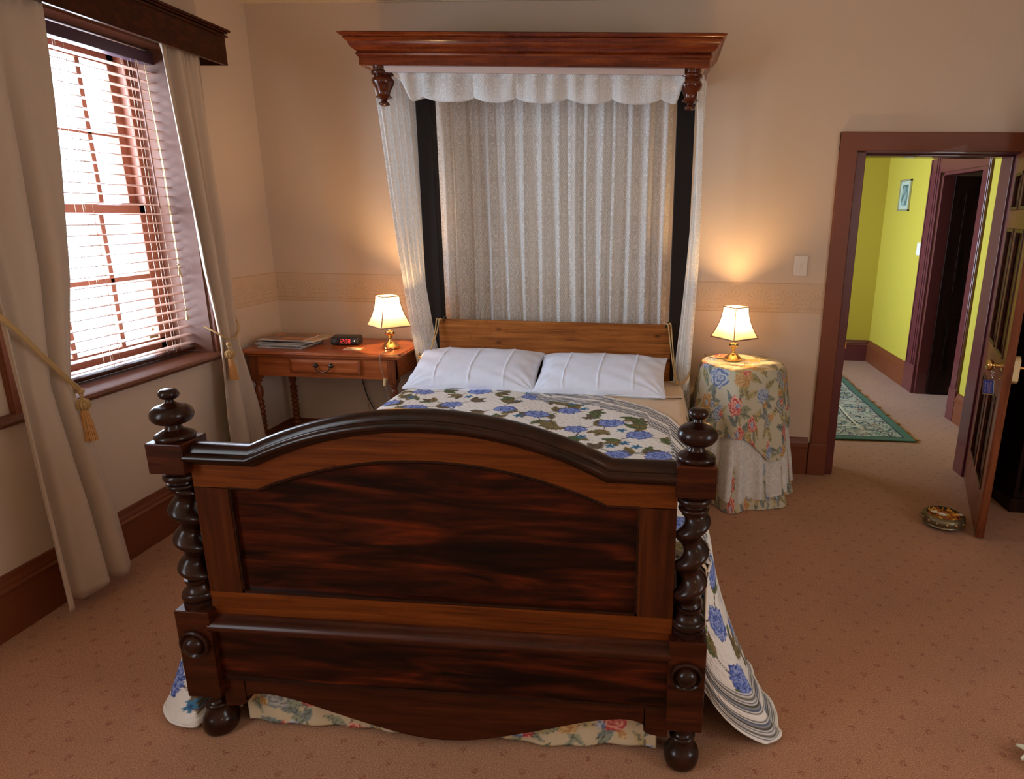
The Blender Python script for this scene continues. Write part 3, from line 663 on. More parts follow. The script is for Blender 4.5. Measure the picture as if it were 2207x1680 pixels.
def tieback(label, cordpts, kn, tl, dirx, thick=.0045, twin=True):
    t = thing('curtain_tieback', label, 'tieback', kn, 'rope tiebacks on the curtains')
    mb = MB()
    for k in ((-1, 1) if twin else (0,)):
        mb.tube([Vector(p)+Vector((0, 0, k*.0065)) for p in spline(cordpts, 10)], thick, 8)
    obj('cord', mb, MAT['cord'], t)
    mb = MB(); mb.sphere(kn, .021, .024, .021, 20, 14)
    for k in range(6):
        a = k*PI/6; pts = [Vector(kn)+Vector((.0215*math.cos(q)*math.cos(a), .0245*math.cos(q)*math.sin(a), .0215*math.sin(q)))*1.04 for q in np.linspace(0, 2*PI, 22)]
        mb.tube(pts, .0035, 6)
    mb.tube([Vector(kn)+Vector((0, .006, .05)), Vector(kn)+Vector((0, .002, .02))], .003); mb.tube([Vector(kn)+Vector((0, -.008, .05)), Vector(kn)+Vector((0, -.002, .02))], .003)
    mb.sphere((kn[0], kn[1], kn[2]+.055), .012, .014, .012)
    obj('knot', mb, MAT['cord'], t)
    mb = MB(); e = Vector(tl); k0 = Vector(kn)-Vector((0, 0, .018))
    for i in range(60):
        a = i*2.4; r = .018*math.sqrt((i+.5)/60)
        d = Vector((math.cos(a), math.sin(a), 0)); mb.tube([k0+d*r*.6, k0.lerp(e, .5)+d*r*1.0, e+d*r*1.25+Vector((0, 0, random.uniform(-.004, .004)))], .0021, 5)
    obj('tassel', mb, MAT['tassel'], t)
    return t
tieback('gold rope tieback with tassel on the far curtain beside the desk',
    [(.004, -.585, 1.13), (.07, -.582, 1.08), (.125, -.60, .99), (.145, -.655, .925), (.14, -.72, .925), (.12, -.765, .96), (.06, -.78, 1.0)],
    (.15, -.735, .842), (.152, -.728, .70), 1, twin=False)
tieback('gold double-rope tieback with tassel on the near curtain',
    [(.004, -2.0, 1.36), (.12, -1.97, 1.30), (.175, -1.90, 1.205), (.18, -1.80, 1.06), (.175, -1.705, .935), (.15, -1.655, .89), (.08, -1.66, .90)],
    (.165, -1.665, .835), (.17, -1.665, .685), 1, thick=.0058)

# ================================================================ BED
XL, XR, YF = 1.108, 2.560, -2.352
XC = (XL+XR)/2
bed = thing('half_tester_bed', 'mahogany half-tester bed with barley-twist footboard posts and moulded canopy', 'bed', (XC, -1.3, 0))
def twist(mb, cx, cy_, z0, z1, r, a, pitch, hand, n=28, m_=110):
    v = []; f = []
    for k in range(m_+1):
        t = k/m_; z = lerp(z0, z1, t); e = min(1, t/.055, (1-t)/.055); ph = hand*2*PI*(z-z0)/pitch+PI*.2
        aa = a*e; rr = r*(.86+.14*e); ox, oy = aa*math.cos(ph), aa*math.sin(ph)
        v += [(cx+ox+rr*math.cos(2*PI*i/n), cy_+oy+rr*math.sin(2*PI*i/n), z) for i in range(n)]
    for k in range(m_):
        for i in range(n):
            j = (i+1) % n; f.append((k*n+i, k*n+j, (k+1)*n+j, (k+1)*n+i))
    f += [tuple(range(n))[::-1], tuple(m_*n+i for i in range(n))]
    return mb.add(v, f)
def arc(cr, cz, r, a0, a1, n=8): return [(cr+r*math.cos(math.radians(lerp(a0, a1, i/n))), cz+r*math.sin(math.radians(lerp(a0, a1, i/n)))) for i in range(n+1)]
def ell(cr, cz, rr, rz, a0, a1, n=12): return [(cr+rr*math.cos(math.radians(lerp(a0, a1, i/n))), cz+rz*math.sin(math.radians(lerp(a0, a1, i/n)))) for i in range(n+1)]
for cx, hand in ((XL, -1), (XR, 1)):
    b = .0525
    mb = MB(); mb.box(cx-b, cx+b, YF-b, YF+b, .157, .455); mb.box(cx-b, cx+b, YF-b, YF+b, .887, .976)
    post = obj('footboard_post', mb, MAT['mahog'] if hand > 0 else MAT['mahog'], bed, smooth=0, bevel=.003)
    mb = MB()
    mb.lathe(cx, YF, [(.046, .455), (.047, .474)]+ell(.040, .490, .009, .014, -80, 80)+[(.038, .507), (.033, .515), (.031, .524), (.035, .532), (.036, .542)], 40)
    twist(mb, cx, YF, .535, .832, .0355, .0125, .092, hand)
    mb.lathe(cx, YF, [(.033, .822), (.034, .829)]+ell(.034, .838, .008, .007, -80, 80, 6)+[(.033, .846), (.032, .851)]+ell(.036, .865, .011, .012, -85, 85)+[(.040, .879), (.041, .888)], 40)
    obj('barley_twist', mb, MAT['mahog_dark'], post)
    mb = MB()
    mb.lathe(cx, YF, ell(.036, .034, .0165, .033, -88, 60)+[(.040, .068), (.036, .078), (.032, .086), (.032, .094)]+ell(.029, .102, .009, .008, -70, 70, 6)+[(.027, .113), (.024, .12), (.024, .133)]+ell(.026, .142, .007, .006, -80, 80, 6)+[(.029, .152), (.034, .158)], 36)
    obj('foot', mb, MAT['mahog_dark'], post)
    mb = MB()
    mb.lathe(cx, YF, [(.050, .975)]+ell(.040, .984, .011, .010, -70, 80, 8)+[(.038, .996), (.033, 1.000), (.024, 1.004), (.020, 1.011), (.020, 1.019)]+ell(.026, 1.047, .0275, .026, -85, 75, 14)+[(.028, 1.073), (.021, 1.076), (.012, 1.082), (.010, 1.089)]+ell(.010, 1.105, .0155, .0145, -80, 89, 12), 40)
    obj('finial', mb, MAT['mahog_dark'], post)
    mb = MB(); pf = [(.043, 0), (.046, .004), (.045, .010), (.039, .013), (.034, .008), (.031, .006)]+ell(0, .006, .030, .026, 5, 89, 8)
    mb.lathe(0, 0, pf, 36); mb.v = [(cx+x, YF-b-z, .349+y) for x, y, z in mb.v]
    obj('boss', mb, MAT['mahog_dark'], post)
# footboard between the posts
x0, x1 = XL+.045, XR-.045
AR = .497; SH = .120; RAD = (AR*AR+SH*SH)/(2*SH)
def arch(zf, s=1.0, n=34, w_=AR, sh=SH, xa=x0, xb=x1, soft=.012):
    R_ = (w_*w_+sh*sh)/(2*sh); pts = [(xa, zf)]
    for i in range(n+1):
        x = -w_+2*w_*i/n; pts.append((XC+x, zf+math.sqrt(R_*R_-x*x)-(R_-sh)))
    pts.append((xb, zf)); return pts
rail_path = arch(.938)
fb = MB()
top = arch(.930, w_=.50, sh=.120); bot = arch(.838, w_=.492, sh=.106)
fb.band(top, bot, YF-.018, YF+.018)
fbo = obj('footboard', fb, MAT['cedar'], bed, smooth=0)
for xa in (x0, x1-.10):
    mb = MB(); mb.box(xa, xa+.10, YF-.018, YF+.018, .435, .840); obj('stile', mb, MAT['cedar_v'], fbo, smooth=0)
mb = MB(); mb.box(x0, x1, YF-.0185, YF+.018, .428, .505); obj('bottom_rail', mb, MAT['cedar'], fbo, smooth=0)
mb = MB(); tp = arch(.845, w_=.492, sh=.106, xa=x0+.09, xb=x1-.09); mb.band(tp, [(p[0], .50) for p in tp], YF-.004, YF+.008)
obj('centre_panel', mb, MAT['mahog_fig'], fbo, smooth=0)
# bead round the recessed panel
bead = [(YF-.019, -.004), (YF-.019, .002), (YF-.012, .008), (YF-.004, .012), (YF-.004, -.004)]
mb = MB(); mb.sweep([(a, -b_) for a, b_ in bead], arch(.838, w_=.492, sh=.106, xa=x0+.10, xb=x1-.10))
mb.box(x0+.098, x0+.106, YF-.016, YF, .505, .838); mb.box(x1-.106, x1-.098, YF-.016, YF, .505, .838); mb.box(x0+.10, x1-.10, YF-.016, YF, .503, .513)
obj('panel_bead', mb, MAT['mahog_dark'], fbo, smooth=0)
mb = MB()   # top rail moulding: broad rounded top, lower nosing
pf = [(YF+.028, -.006), (YF+.030, .010), (YF+.024, .022), (YF+.010, .030), (YF-.006, .032), (YF-.022, .028), (YF-.031, .018), (YF-.033, .010), (YF-.044, .008), (YF-.052, .002), (YF-.053, -.007), (YF-.047, -.014), (YF-.036, -.017), (YF-.034, -.023), (YF-.025, -.028), (YF-.018, -.030), (YF+.02, -.03)]
mb.sweep(pf, rail_path); obj('top_rail', mb, MAT['mahog_dark'], fbo, smooth=50)
mb = MB(); q = [(YF+.02, .376), (YF-.034, .376), (YF-.036, .386), (YF-.046, .388), (YF-.053, .393), (YF-.056, .401), (YF-.053, .410), (YF-.046, .417), (YF-.036, .423), (YF-.026, .427), (YF-.020, .434), (YF+.02, .434)]
n = len(q); mb.add([(x, a, z) for x in (x0, x1) for a, z in q], [tuple(range(n)), tuple(range(n, 2*n))[::-1]]+[(i, n+i, n+(i+1) % n, (i+1) % n) for i in range(n)])
obj('moulding', mb, MAT['mahog'], fbo, smooth=50)
mb = MB(); mb.box(x0, x1, YF-.032, YF+.012, .216, .378); obj('lower_panel', mb, MAT['mahog_fig'], fbo, smooth=0)
mb = MB()
half = [(0, .040), (.08, .046), (.16, .062), (.25, .086), (.34, .113), (.42, .138), (.48, .153), (.54, .162), (.575, .161), (.60, .154), (.613, .142), (.610, .131), (.618, .121), (.640, .114), (.676, .110)]
half = [(p.x, p.z) for p in spline([(a, 0, z) for a, z in half], 4)]
botl = [(XC-a, z) for a, z in half[::-1]]+[(XC+a, z) for a, z in half[1:]]; botl[0] = (x0, .110); botl[-1] = (x1, .110)
mb.band([(a, .219) for a, _ in botl], botl, YF-.026, YF+.006); obj('apron', mb, MAT['mahog'], fbo, smooth=0)
mb = MB(); mb.box(x0, x1, YF-.0335, YF-.02, .212, .222); obj('rail_line', mb, MAT['mahog_dark'], fbo, smooth=0)
for cx in (XL-.01, XR+.01):
    mb = MB(); mb.box(cx-.014, cx+.014, YF+.05, -.28, .20, .36); obj('side_rail', mb, MAT['mahog'], bed, smooth=0)
# head posts and headboard
for xa, xb in ((1.077, 1.166), (2.516, 2.612)):
    mb = MB(); mb.box(xa, xb, -.25, -.17, 0, 2.30); obj('head_post', mb, MAT['postblk'], bed, smooth=0, bevel=.004)
mb = MB(); mb.box(1.150, 2.530, -.272, -.247, .30, .988); obj('headboard', mb, MAT['pine'], bed, smooth=0, bevel=.006)
for x in (1.185, 2.50):
    mb = MB(); mb.tube(spline([(x, -.272, .975), (x, -.283, .985), (x+.004, -.283, 1.0), (x+.01, -.268, 1.002), (x+.012, -.262, .99)], 5), .004); obj('hook', mb, MAT['iron'], bed)
# canopy (sags slightly to the right)
def tilt(mb):
    mb.v = [(x, y, z-(x-1.775)*.0105) for x, y, z in mb.v]; return mb
CX0, CX1, CYF = .888, 2.662, -.50
CP = [(0, 2.315), (0, 2.352), (-.004, 2.356), (-.0095, 2.361), (-.011, 2.368), (-.007, 2.374), (-.004, 2.377), (-.010, 2.381), (-.022, 2.389), (-.031, 2.399), (-.036, 2.411), (-.037, 2.417), (-.041, 2.420), (-.048, 2.424), (-.053, 2.429), (-.053, 2.433), (-.050, 2.435), (-.058, 2.438), (-.066, 2.443), (-.072, 2.449), (-.072, 2.452)]
mb = MB(); rows = [[(CX0+o_, 0, z), (CX0+o_, CYF+o_, z), (CX1-o_, CYF+o_, z), (CX1-o_, 0, z)] for o_, z in CP]
rows = rows + [[(CX0+.02, 0, 2.452), (CX0+.02, CYF+.02, 2.452), (CX1-.02, CYF+.02, 2.452), (CX1-.02, 0, 2.452)], [(CX0+.02, 0, 2.315), (CX0+.02, CYF+.02, 2.315), (CX1-.02, CYF+.02, 2.315), (CX1-.02, 0, 2.315)]]
v = [p for r_ in rows for p in r_]; nr = len(rows); f = []
for k in range(nr):
    k2 = (k+1) % nr
    for i in range(3): f.append((k*4+i, k*4+i+1, k2*4+i+1, k2*4+i))
mb.add(v, f); can = obj('canopy', tilt(mb), MAT['canopy'], bed, smooth=30)
mb = MB(); mb.box(CX0-.06, CX1+.06, CYF-.05, -.001, 2.4525, 2.460); obj('canopy_top', tilt(mb), MAT['mahog_dark'], can, smooth=0)
mb = MB(); mb.box(CX0+.12, CX1-.12, CYF+.02, CYF+.035, 2.287, 2.318); mb.box(CX0+.02, CX1-.02, CYF+.02, -.001, 2.318, 2.326)
obj('pale_lining', tilt(mb), plain('pale_lining', srgb((196, 172, 162)), .6), can, smooth=0)
for cx in (CX0+.092, CX1-.085):
    mb = MB(); cyf = CYF+.066; DS = 1.34
    mb.lathe(cx, cyf, [(q_[0]*DS, q_[1]) for q_ in [(.001, 2.129)]+ell(0, 2.141, .0205, .013, -80, 60, 8)+[(.012, 2.155), (.011, 2.160), (.022, 2.166), (.033, 2.170), (.030, 2.176), (.024, 2.182), (.023, 2.190), (.027, 2.205), (.034, 2.222), (.041, 2.238), (.043, 2.250), (.040, 2.262), (.034, 2.270), (.033, 2.274)]+ell(.033, 2.288, .010, .0125, -80, 80, 8)+[(.035, 2.302), (.035, 2.318)]], 36)
    obj('drop_finial', tilt(mb), MAT['drop'], can)

# ---- lace
mb = MB()
def fn(u, v):
    x = lerp(1.10, 2.500, u); z = lerp(2.30, .94, v)
    a = .024*(.6+.4*v); f = math.sin(u*2*PI*15+1.6*math.sin(u*9)+.35*math.sin(z*3+u*5))+.45*math.sin(u*2*PI*27+2+.4*math.sin(z*2))+.3*math.sin(u*2*PI*6.3+1)
    return (x+.012*math.sin(z*2.3+u*20)*v*.5, -.055+a*f, z)
mb.grid(fn, 330, 30, lambda u, v: (u*2.6, v*1.36))
tag(obj('lace_curtain', mb, MAT['lace'], None, smooth=180, origin=(1.8, -.05, .95)), 'gathered white lace curtain hanging behind the headboard under the canopy', 'lace curtain')
def side_lace(xt0, xt1, yt0, yt1, xb, yb, wb, label, seed, right):
    rnd = random.Random(seed); p = [rnd.uniform(0, 6) for _ in range(3)]
    def fn(u, v):
        zt = 2.30-(xt0-1.775)*.0105; z = lerp(zt, .62, v); g = v**.8
        x = lerp(lerp(xt0, xt1, u), xb+(u-.5)*wb*(1 if not right else -1), g); y = lerp(lerp(yt0, yt1, u), yb+(u-.5)*.05, g)
        bell = math.sin(PI*min(v*1.0, 1))*.02*(1 if not right else -1)
        a = .014; k = u*2*PI*6
        k2 = a*(math.sin(k+p[0])+.4*math.sin(2.3*k+p[1]))
        return (x-bell+k2*(1-.2*v), y+k2*.8, z)
    mb = MB(); mb.grid(fn, 90, 60, lambda u, v: (u*.75, v*1.7)); return mb
mb = side_lace(.935, 1.045, -.46, -.12, 1.095, -.29, .10, '', 3, False)
tag(obj('lace_curtain', mb, MAT['lace_v'], None, smooth=180, origin=(1.08, -.3, .7)), 'white lace side curtain hanging from the canopy on the desk side of the bed', 'lace curtain', 'lace side curtains of the bed')
mb = side_lace(2.620, 2.665, -.46, -.16, 2.594, -.33, .085, '', 5, True)
tag(obj('lace_curtain', mb, MAT['lace_v'], None, smooth=180, origin=(2.6, -.35, .7)), 'white lace side curtain hanging from the canopy on the round table side', 'lace curtain', 'lace side curtains of the bed')
mb = MB()   # loose tails below the right tie
mb.grid(lambda u, v: (2.60+.05*u+.018*v+.006*math.sin(u*30), -.33+.02*math.sin(u*22), .66-.56*v), 24, 20, lambda u, v: (u*.2, v*.5))
tag(obj('lace_tail', mb, MAT['lace_v'], None, smooth=180, origin=(2.6, -.33, .1)), 'gathered lower end of the lace side curtain falling beside the mattress near the round table', 'lace curtain')
mb = MB()   # swagged valance: hangs inside the front and rises to the back
def fn(u, v):
    x = lerp(1.035, 2.545, u); zt = 2.300-(x-1.775)*.0105
    sw = abs(math.sin(PI*(u*6.2+.28+.05*math.sin(u*17))))**.5; e = sst(0, .055, u)*sst(0, .03, 1-u)
    drop = .150*(.80+.20*sw)*lerp(.35, 1, e)
    if v < .6:
        t = v/.6; return (x+.06*(1-sst(0, .1, u))*t, -.455+.007*math.sin(u*2*PI*12+2*math.sin(u*11))*(1-t*.3)-.02*math.sin(PI*t)*sw, zt-drop*math.sin(t*PI/2))
    t = (v-.6)/.4; return (x+.06*(1-sst(0, .1, u))*(1-t), -.455+.36*t+.007*math.sin(u*2*PI*12+2*math.sin(u*11))*.7, zt-drop+(drop-.02)*t**1.3)
mb.grid(fn, 260, 30, lambda u, v: (u*2.3, v*.45))
tag(obj('lace_valance', mb, MAT['lace_v'], None, smooth=180, origin=(1.78, -.45, 2.2)), 'scalloped white lace swag gathered under the front of the canopy', 'valance')
def tie(label, pts, pts2, knot):
    t = thing('lace_tieback', label, 'tieback', pts[0], 'cord tiebacks on the bed curtains'); mb = MB()
    for p in (pts, pts2): mb.tube(spline(p, 10), .0038, 6)
    obj('cord', mb, MAT['cord'], t)
    mb = MB(); mb.sphere(knot, .011, .011, .013); obj('knot', mb, MAT['cord'], t); return t
tie('pale cord looped from a hook on the headboard round the desk-side lace', [(1.178, -.285, .987), (1.165, -.29, .99), (1.150, -.30, .92), (1.125, -.33, .83), (1.09, -.36, .77), (1.05, -.345, .775), (1.04, -.31, .79)],
    [(1.16, -.285, .987), (1.148, -.29, .99), (1.140, -.30, .93), (1.118, -.33, .82), (1.085, -.365, .76), (1.05, -.35, .765), (1.04, -.31, .78)], (1.11, -.345, .79))
tie('pale cord looped from a hook on the headboard round the lace by the round table', [(2.50, -.285, .993), (2.51, -.29, .995), (2.525, -.30, .90), (2.545, -.34, .77), (2.565, -.375, .685), (2.60, -.385, .675), (2.64, -.36, .72), (2.645, -.33, .74)],
    [(2.515, -.285, .993), (2.527, -.29, .995), (2.538, -.30, .90), (2.555, -.34, .76), (2.572, -.375, .678), (2.60, -.385, .668), (2.64, -.36, .712), (2.645, -.33, .735)], (2.568, -.38, .672))

# ---- sheet over the mattress
EL, ER = 1.062, 2.622
def sheetfn(u, v):
    y = lerp(-.275, -2.30, v); hw = (ER-EL)/2-.012; xm = (EL+ER)/2; s = lerp(-1, 1, u); top = .642
    if abs(s) < .7: x = xm+s/.7*(hw-.03); z = top+.004*math.sin(x*9)*math.sin(y*7)
    else:
        d = (abs(s)-.7)/.3; sg = 1 if s > 0 else -1
        a = min(1, d/.15)*PI/2; x = xm+sg*(hw-.03+.03*math.sin(a)+.012*max(0, d-.15)+.004*math.sin(y*14)*d); z = top-.03*(1-math.cos(a))-max(0, d-.15)*.36
    return (x, y, z)
mb = MB(); mb.grid(sheetfn, 90, 60)
# turned-down fold at the head
o = obj('bed_sheet', mb, MAT['sheet'], None, smooth=180, solid=.004, origin=(XC, -1.2, .3)); tag(o, 'plain cream sheet over the mattress, showing at the head by the round table', 'sheet')
mb = MB(); mb.grid(lambda u, v: (lerp(1.6, 2.628, u) if u < .97 else 2.632, lerp(-.28, -.66+.04*u, v)+.01*math.sin(u*8), .650+.003*math.sin(u*14)-(0 if u < .97 else (u-.97)*9)), 60, 14)
tag(obj('folded_sheet', mb, MAT['sheet'], None, smooth=180, solid=.006, origin=(2.2, -.5, .65)), 'cream sheet edge turned down beneath the pillow nearest the round table', 'sheet')

# ---- quilt
CRM = srgb((232, 228, 222)); BL = [srgb((150, 166, 216)), srgb((96, 118, 192)), srgb((58, 76, 146))]
OLV, OLD, BRN, GRN, TEAL = srgb((134, 118, 78)), srgb((74, 66, 48)), srgb((112, 96, 78)), srgb((96, 112, 72)), srgb((70, 122, 158))
SD = .66; qc = Canvas(SD*2+ER-EL, 2.5, CRM, 420)
def Q(x, y): return (SD+x-EL, -y)
rnd = random.Random(5)
known = [(1.20, -.70), (1.418, -.90), (1.497, -.66), (1.264, -1.0), (1.10, -.92), (1.803, -.72), (1.708, -.966), (1.878, -1.02), (2.026, -.935), (2.09, -1.21), (2.383, -1.278), (2.30, -1.51), (2.47, -1.52)]
pts = [Q(*p) for p in known]
tries = 0
while tries < 6000 and len(pts) < 120:
    tries += 1; c = (rnd.uniform(.03, qc.w-.03), rnd.uniform(.35, 2.4))
    if all(math.hypot(c[0]-p[0], c[1]-p[1]) > .175 for p in pts): pts.append(c)
for i, (a, b_) in enumerate(pts):
    th = rnd.uniform(0, 2*PI)
    for k in range(3):
        q = (a+.115*math.cos(th+k*2.1), b_+.105*math.sin(th+k*2.1))
        qc.line([(a, b_), ((a+q[0])/2+rnd.uniform(-.02, .02), (b_+q[1])/2), q], .003, OLD)
        for s_ in (-1, 0, 1):
            ang = th+k*2.1+s_*.85
            qc.leaf(q[0]+.03*math.cos(ang), q[1]+.03*math.sin(ang), .046, .021, ang, rnd.choice([OLV, OLV, BRN, GRN]), OLD, 5)
    q = (a+rnd.uniform(-.1, .1), b_+rnd.choice((-1, 1))*.1); qc.star(q[0], q[1], .026, TEAL, srgb((50, 90, 130)), 5, rnd.uniform(0, 3))
for i, (a, b_) in enumerate(pts): qc.bloom(a, b_, rnd.uniform(.052, .064), BL, .85)
HX, HY = [0.9, 1.82, 1.90, 2.17, 2.42, 2.52, 2.58, 2.622], [-.47, -.50, -.575, -.665, -.83, -.97, -1.15, -1.38]
def head_y(x, d): return interp(x, HX, HY) if d <= 0 else -1.38-.25*d
L1 = SD/qc.w; L2 = (SD+ER-EL)/qc.w
FL = [(-2.30, .0), ]
VB = .86
def qbase(u, v):
    s = u*qc.w
    if s < SD: side, d, x = -1, SD-s, EL
    elif s > SD+ER-EL: side, d, x = 1, s-(SD+ER-EL), ER
    else: side, d, x = 0, 0, EL+s-SD
    yh = head_y(x, d if side > 0 else 0) if side >= 0 else -.47-.1*d
    y = lerp(yh, -2.21, v/VB) if v < VB else lerp(-2.21, -2.288, (v-VB)/(1-VB))
    return s, side, d, x, y, (max(0, (v-VB)/(1-VB)))
def quiltfn(u, v):
    s, side, d, x, y, c = qbase(u, v)
    ed = min(x-EL, ER-x) if side == 0 else 0
    z = .656-.02*math.exp(-ed/.03)+.004*math.sin(x*11+y*5)
    if side:
        dd = d/SD; ft = sst(-1.55, -2.2, y)
        F = (.035+.225*ft) if side > 0 else (.05+.135*ft)
        bow = math.sin(min(1, d/.06)*PI/2)*.014
        k = (.016*math.sin(y*13+side)*dd+.010*math.sin(y*29)*dd)*(1-c)
        out = bow+F*dd**(1.35 if side < 0 else 1.75)+k
        if c > 0:       # cloth turns the foot corner behind the post
            wr = sst(0, 1, c); inn = -.075 if side < 0 else -.03
            out = lerp(out, inn*min(1, dd*4), wr)+.012*math.sin(c*9)*dd
            y = y-.045*math.sin(PI*min(1, c*1.15))*dd-(.085*dd**1.8*math.sin(PI*min(1, c*1.1)) if side < 0 else 0)*(1 if out > .02 else .0)
            y = max(y, -2.296) if out < .02 else y
        x = x+side*out; z = .636-d*.975*(1-(.36 if side > 0 else .05)*sst(.15, 1, c))
        z = max(z, .012+.006*abs(math.sin(y*40)))
    return (x, y, z)
mb = MB(); NU, NV = 620, 380
def quv(u, v):
    s, side, d, x, y, c = qbase(u, v)
    return (s, -y+(c*(.10+.22*d/SD) if side else 0))
mb.grid(quiltfn, NU, NV, quv)
n = len(mb.v); U = np.array([mb.uv[i][0] for i in range(n)]); V = np.array([mb.uv[i][1] for i in range(n)])
colr = qc.at(U, V)
hy = np.interp(EL+U-SD, HX, HY); sl = np.gradient(np.interp(np.linspace(.9, 2.63, 400), HX, HY), 1.73/399)
slope = np.interp(EL+U-SD, np.linspace(.9, 2.63, 400), sl)
e = np.where(EL+U-SD > 1.8, (hy+V*1)*1.0, 9.0)
e = (-(-V)+hy)/np.sqrt(1+slope**2); e = np.where((EL+U-SD > 1.78), e, 9)
e2 = qc.w-U
band = np.minimum(e, e2+.0)
b_ = (band < .185)
st = np.sin(band*2*PI/.026); st2 = np.sin(band*2*PI/.0093+1)
cs = np.where((st > .62)[:, None], np.array(srgb((96, 96, 86)))[None], np.where((st < -.72)[:, None], np.array(srgb((112, 124, 150)))[None], np.array(CRM)[None]))
cs = np.where((st2 > .75)[:, None], np.array(srgb((60, 62, 66)))[None]*.6+cs*.4, cs)
wht = (np.abs(band-.10) < .010) | (band < .012); cs = np.where(wht[:, None], np.array(CRM)[None]*1.05, cs)
colr = np.where(b_[:, None], cs, colr)
mb.col = np.hstack([colr, np.ones((n, 1))])
MAT['quilt'] = attrmat('quilt_cloth', .9, bump=.9, bscale=62, quilt=True)
tag(obj('quilt', mb, MAT['quilt'], None, smooth=180, origin=(XC, -1.4, .65), solid=.007), 'cream quilt with blue hydrangeas and striped border spread over the bed', 'quilt')

# ---- pillows
def pillow(cx, cy_, z, wd, dp, th, tiltx, rz, seed, label):
    rnd = random.Random(seed); ph = [rnd.uniform(0, 6) for _ in range(6)]; mb = MB()
    R_ = Matrix.Rotation(rz, 3, 'Z') @ Matrix.Rotation(tiltx, 3, 'X')
    def side(sg):
        def fn(u, v):
            a, b2 = 2*u-1, 2*v-1
            h = max(0, 1-abs(a)**3.2)**.55*max(0, 1-abs(b2)**2.6)**.6
            x = a*wd/2*(1-.045*(1-abs(a)**6)*0-.05*(1-b2*b2)*abs(a)**4); y = b2*dp/2*(1-.05*(1-a*a)*abs(b2)**4)
            zz = sg*th/2*h
            if sg > 0:
                for c_ in (-.52, 0, .52): zz += .0045*math.exp(-((a-c_-.02*math.sin(b2*3))/.010)**2)*min(1, h*2)
                zz += .0035*math.sin(a*14+b2*9+ph[0])*h*(abs(a)**2)+.004*math.sin((a+b2)*11+ph[1])*h*(1-h)*2+.003*math.sin(b2*17-a*6+ph[2])*(1-h)
                for c_ in (-1, 1):   # creases fanning from the corners
                    r_ = math.hypot(a-c_, b2+1); t_ = math.atan2(b2+1, (a-c_)*-c_); zz += .006*math.sin(t_*15+ph[3])*math.exp(-r_*2.2)*min(1, h*3)
            p = R_ @ Vector((x, y, zz+(.004*math.sin(a*9+ph[4]) if h < .02 else 0))); return (cx+p.x, cy_+p.y, z+p.z)
        return fn
    mb.grid(side(1), 130, 80); mb.grid(side(-1), 60, 40)
    mb.tube([Vector((cx, cy_, z))+R_ @ Vector((-wd/2*.985+wd*.985*i/30, -dp/2*(.955+.04*abs(2*i/30-1)**4), -.001)) for i in range(31)], .0028, 6)
    return tag(obj('pillow', mb, MAT['linen'], None, smooth=60, origin=(cx, cy_, z)), label, 'pillow', 'white pillows at the head of the bed')
pillow(1.425, -.455, .728, .745, .40, .165, .36, .015, 1, 'plump white pillow lying on the desk side against the headboard')
pillow(2.145, -.465, .725, .735, .40, .155, .34, -.02, 2, 'plump white pillow lying on the round table side against the headboard')

# ---- floral canvases
def floral(w_, h_, seed, base=(196, 184, 152), dens=.15, big=1.0):
    c = Canvas(w_, h_, srgb(base), 360); r_ = random.Random(seed); P_ = []; tr = 0
    rose1 = [srgb((176, 54, 62)), srgb((206, 112, 108)), srgb((222, 170, 140))]; rose2 = [srgb((190, 150, 96)), srgb((208, 178, 128)), srgb((176, 128, 80))]
    blu = [srgb((92, 112, 158)), srgb((146, 160, 184)), srgb((188, 192, 192))]; gry = [srgb((112, 116, 116)), srgb((150, 152, 146)), srgb((176, 172, 158))]
    while tr < 4000 and len(P_) < 300:
        tr += 1; p = (r_.uniform(0, w_), r_.uniform(0, h_))
        if all(math.hypot(p[0]-q[0], p[1]-q[1]) > dens*.62 for q in P_): P_.append(p)
    for x, y in P_:
        for k in range(5):
            a = r_.uniform(0, 2*PI); d = r_.uniform(.03, .075)*big
            c.leaf(x+d*math.cos(a), y+d*math.sin(a), .038*big, .014*big, a+r_.uniform(-.5, .5), srgb(r_.choice([(150, 152, 126), (170, 156, 108), (128, 136, 130), (186, 168, 118)])), srgb((98, 98, 88)), 1)
        c.line([(x, y), (x+r_.uniform(-.07, .07), y+r_.uniform(-.07, .07))], .002, srgb((90, 88, 84)))
    for x, y in P_:
        k = r_.random(); cols = rose1 if k < .26 else rose2 if k < .56 else blu if k < .78 else gry
        c.rose(x, y, r_.uniform(.024, .043)*big, cols)
        for j in range(2): c.rose(x+r_.uniform(-.05, .05), y+r_.uniform(-.05, .05), .014*big, r_.choice([rose1, blu, rose2]))
    return c
fc = floral(2.4, 2.0, 3, (192, 184, 160), .20, 1.45); fs = floral(3.4, .5, 9, (196, 178, 146), .16, 1.15)
MAT['floral'] = attrmat('floral_cloth', .7, bump=.15, bscale=250)

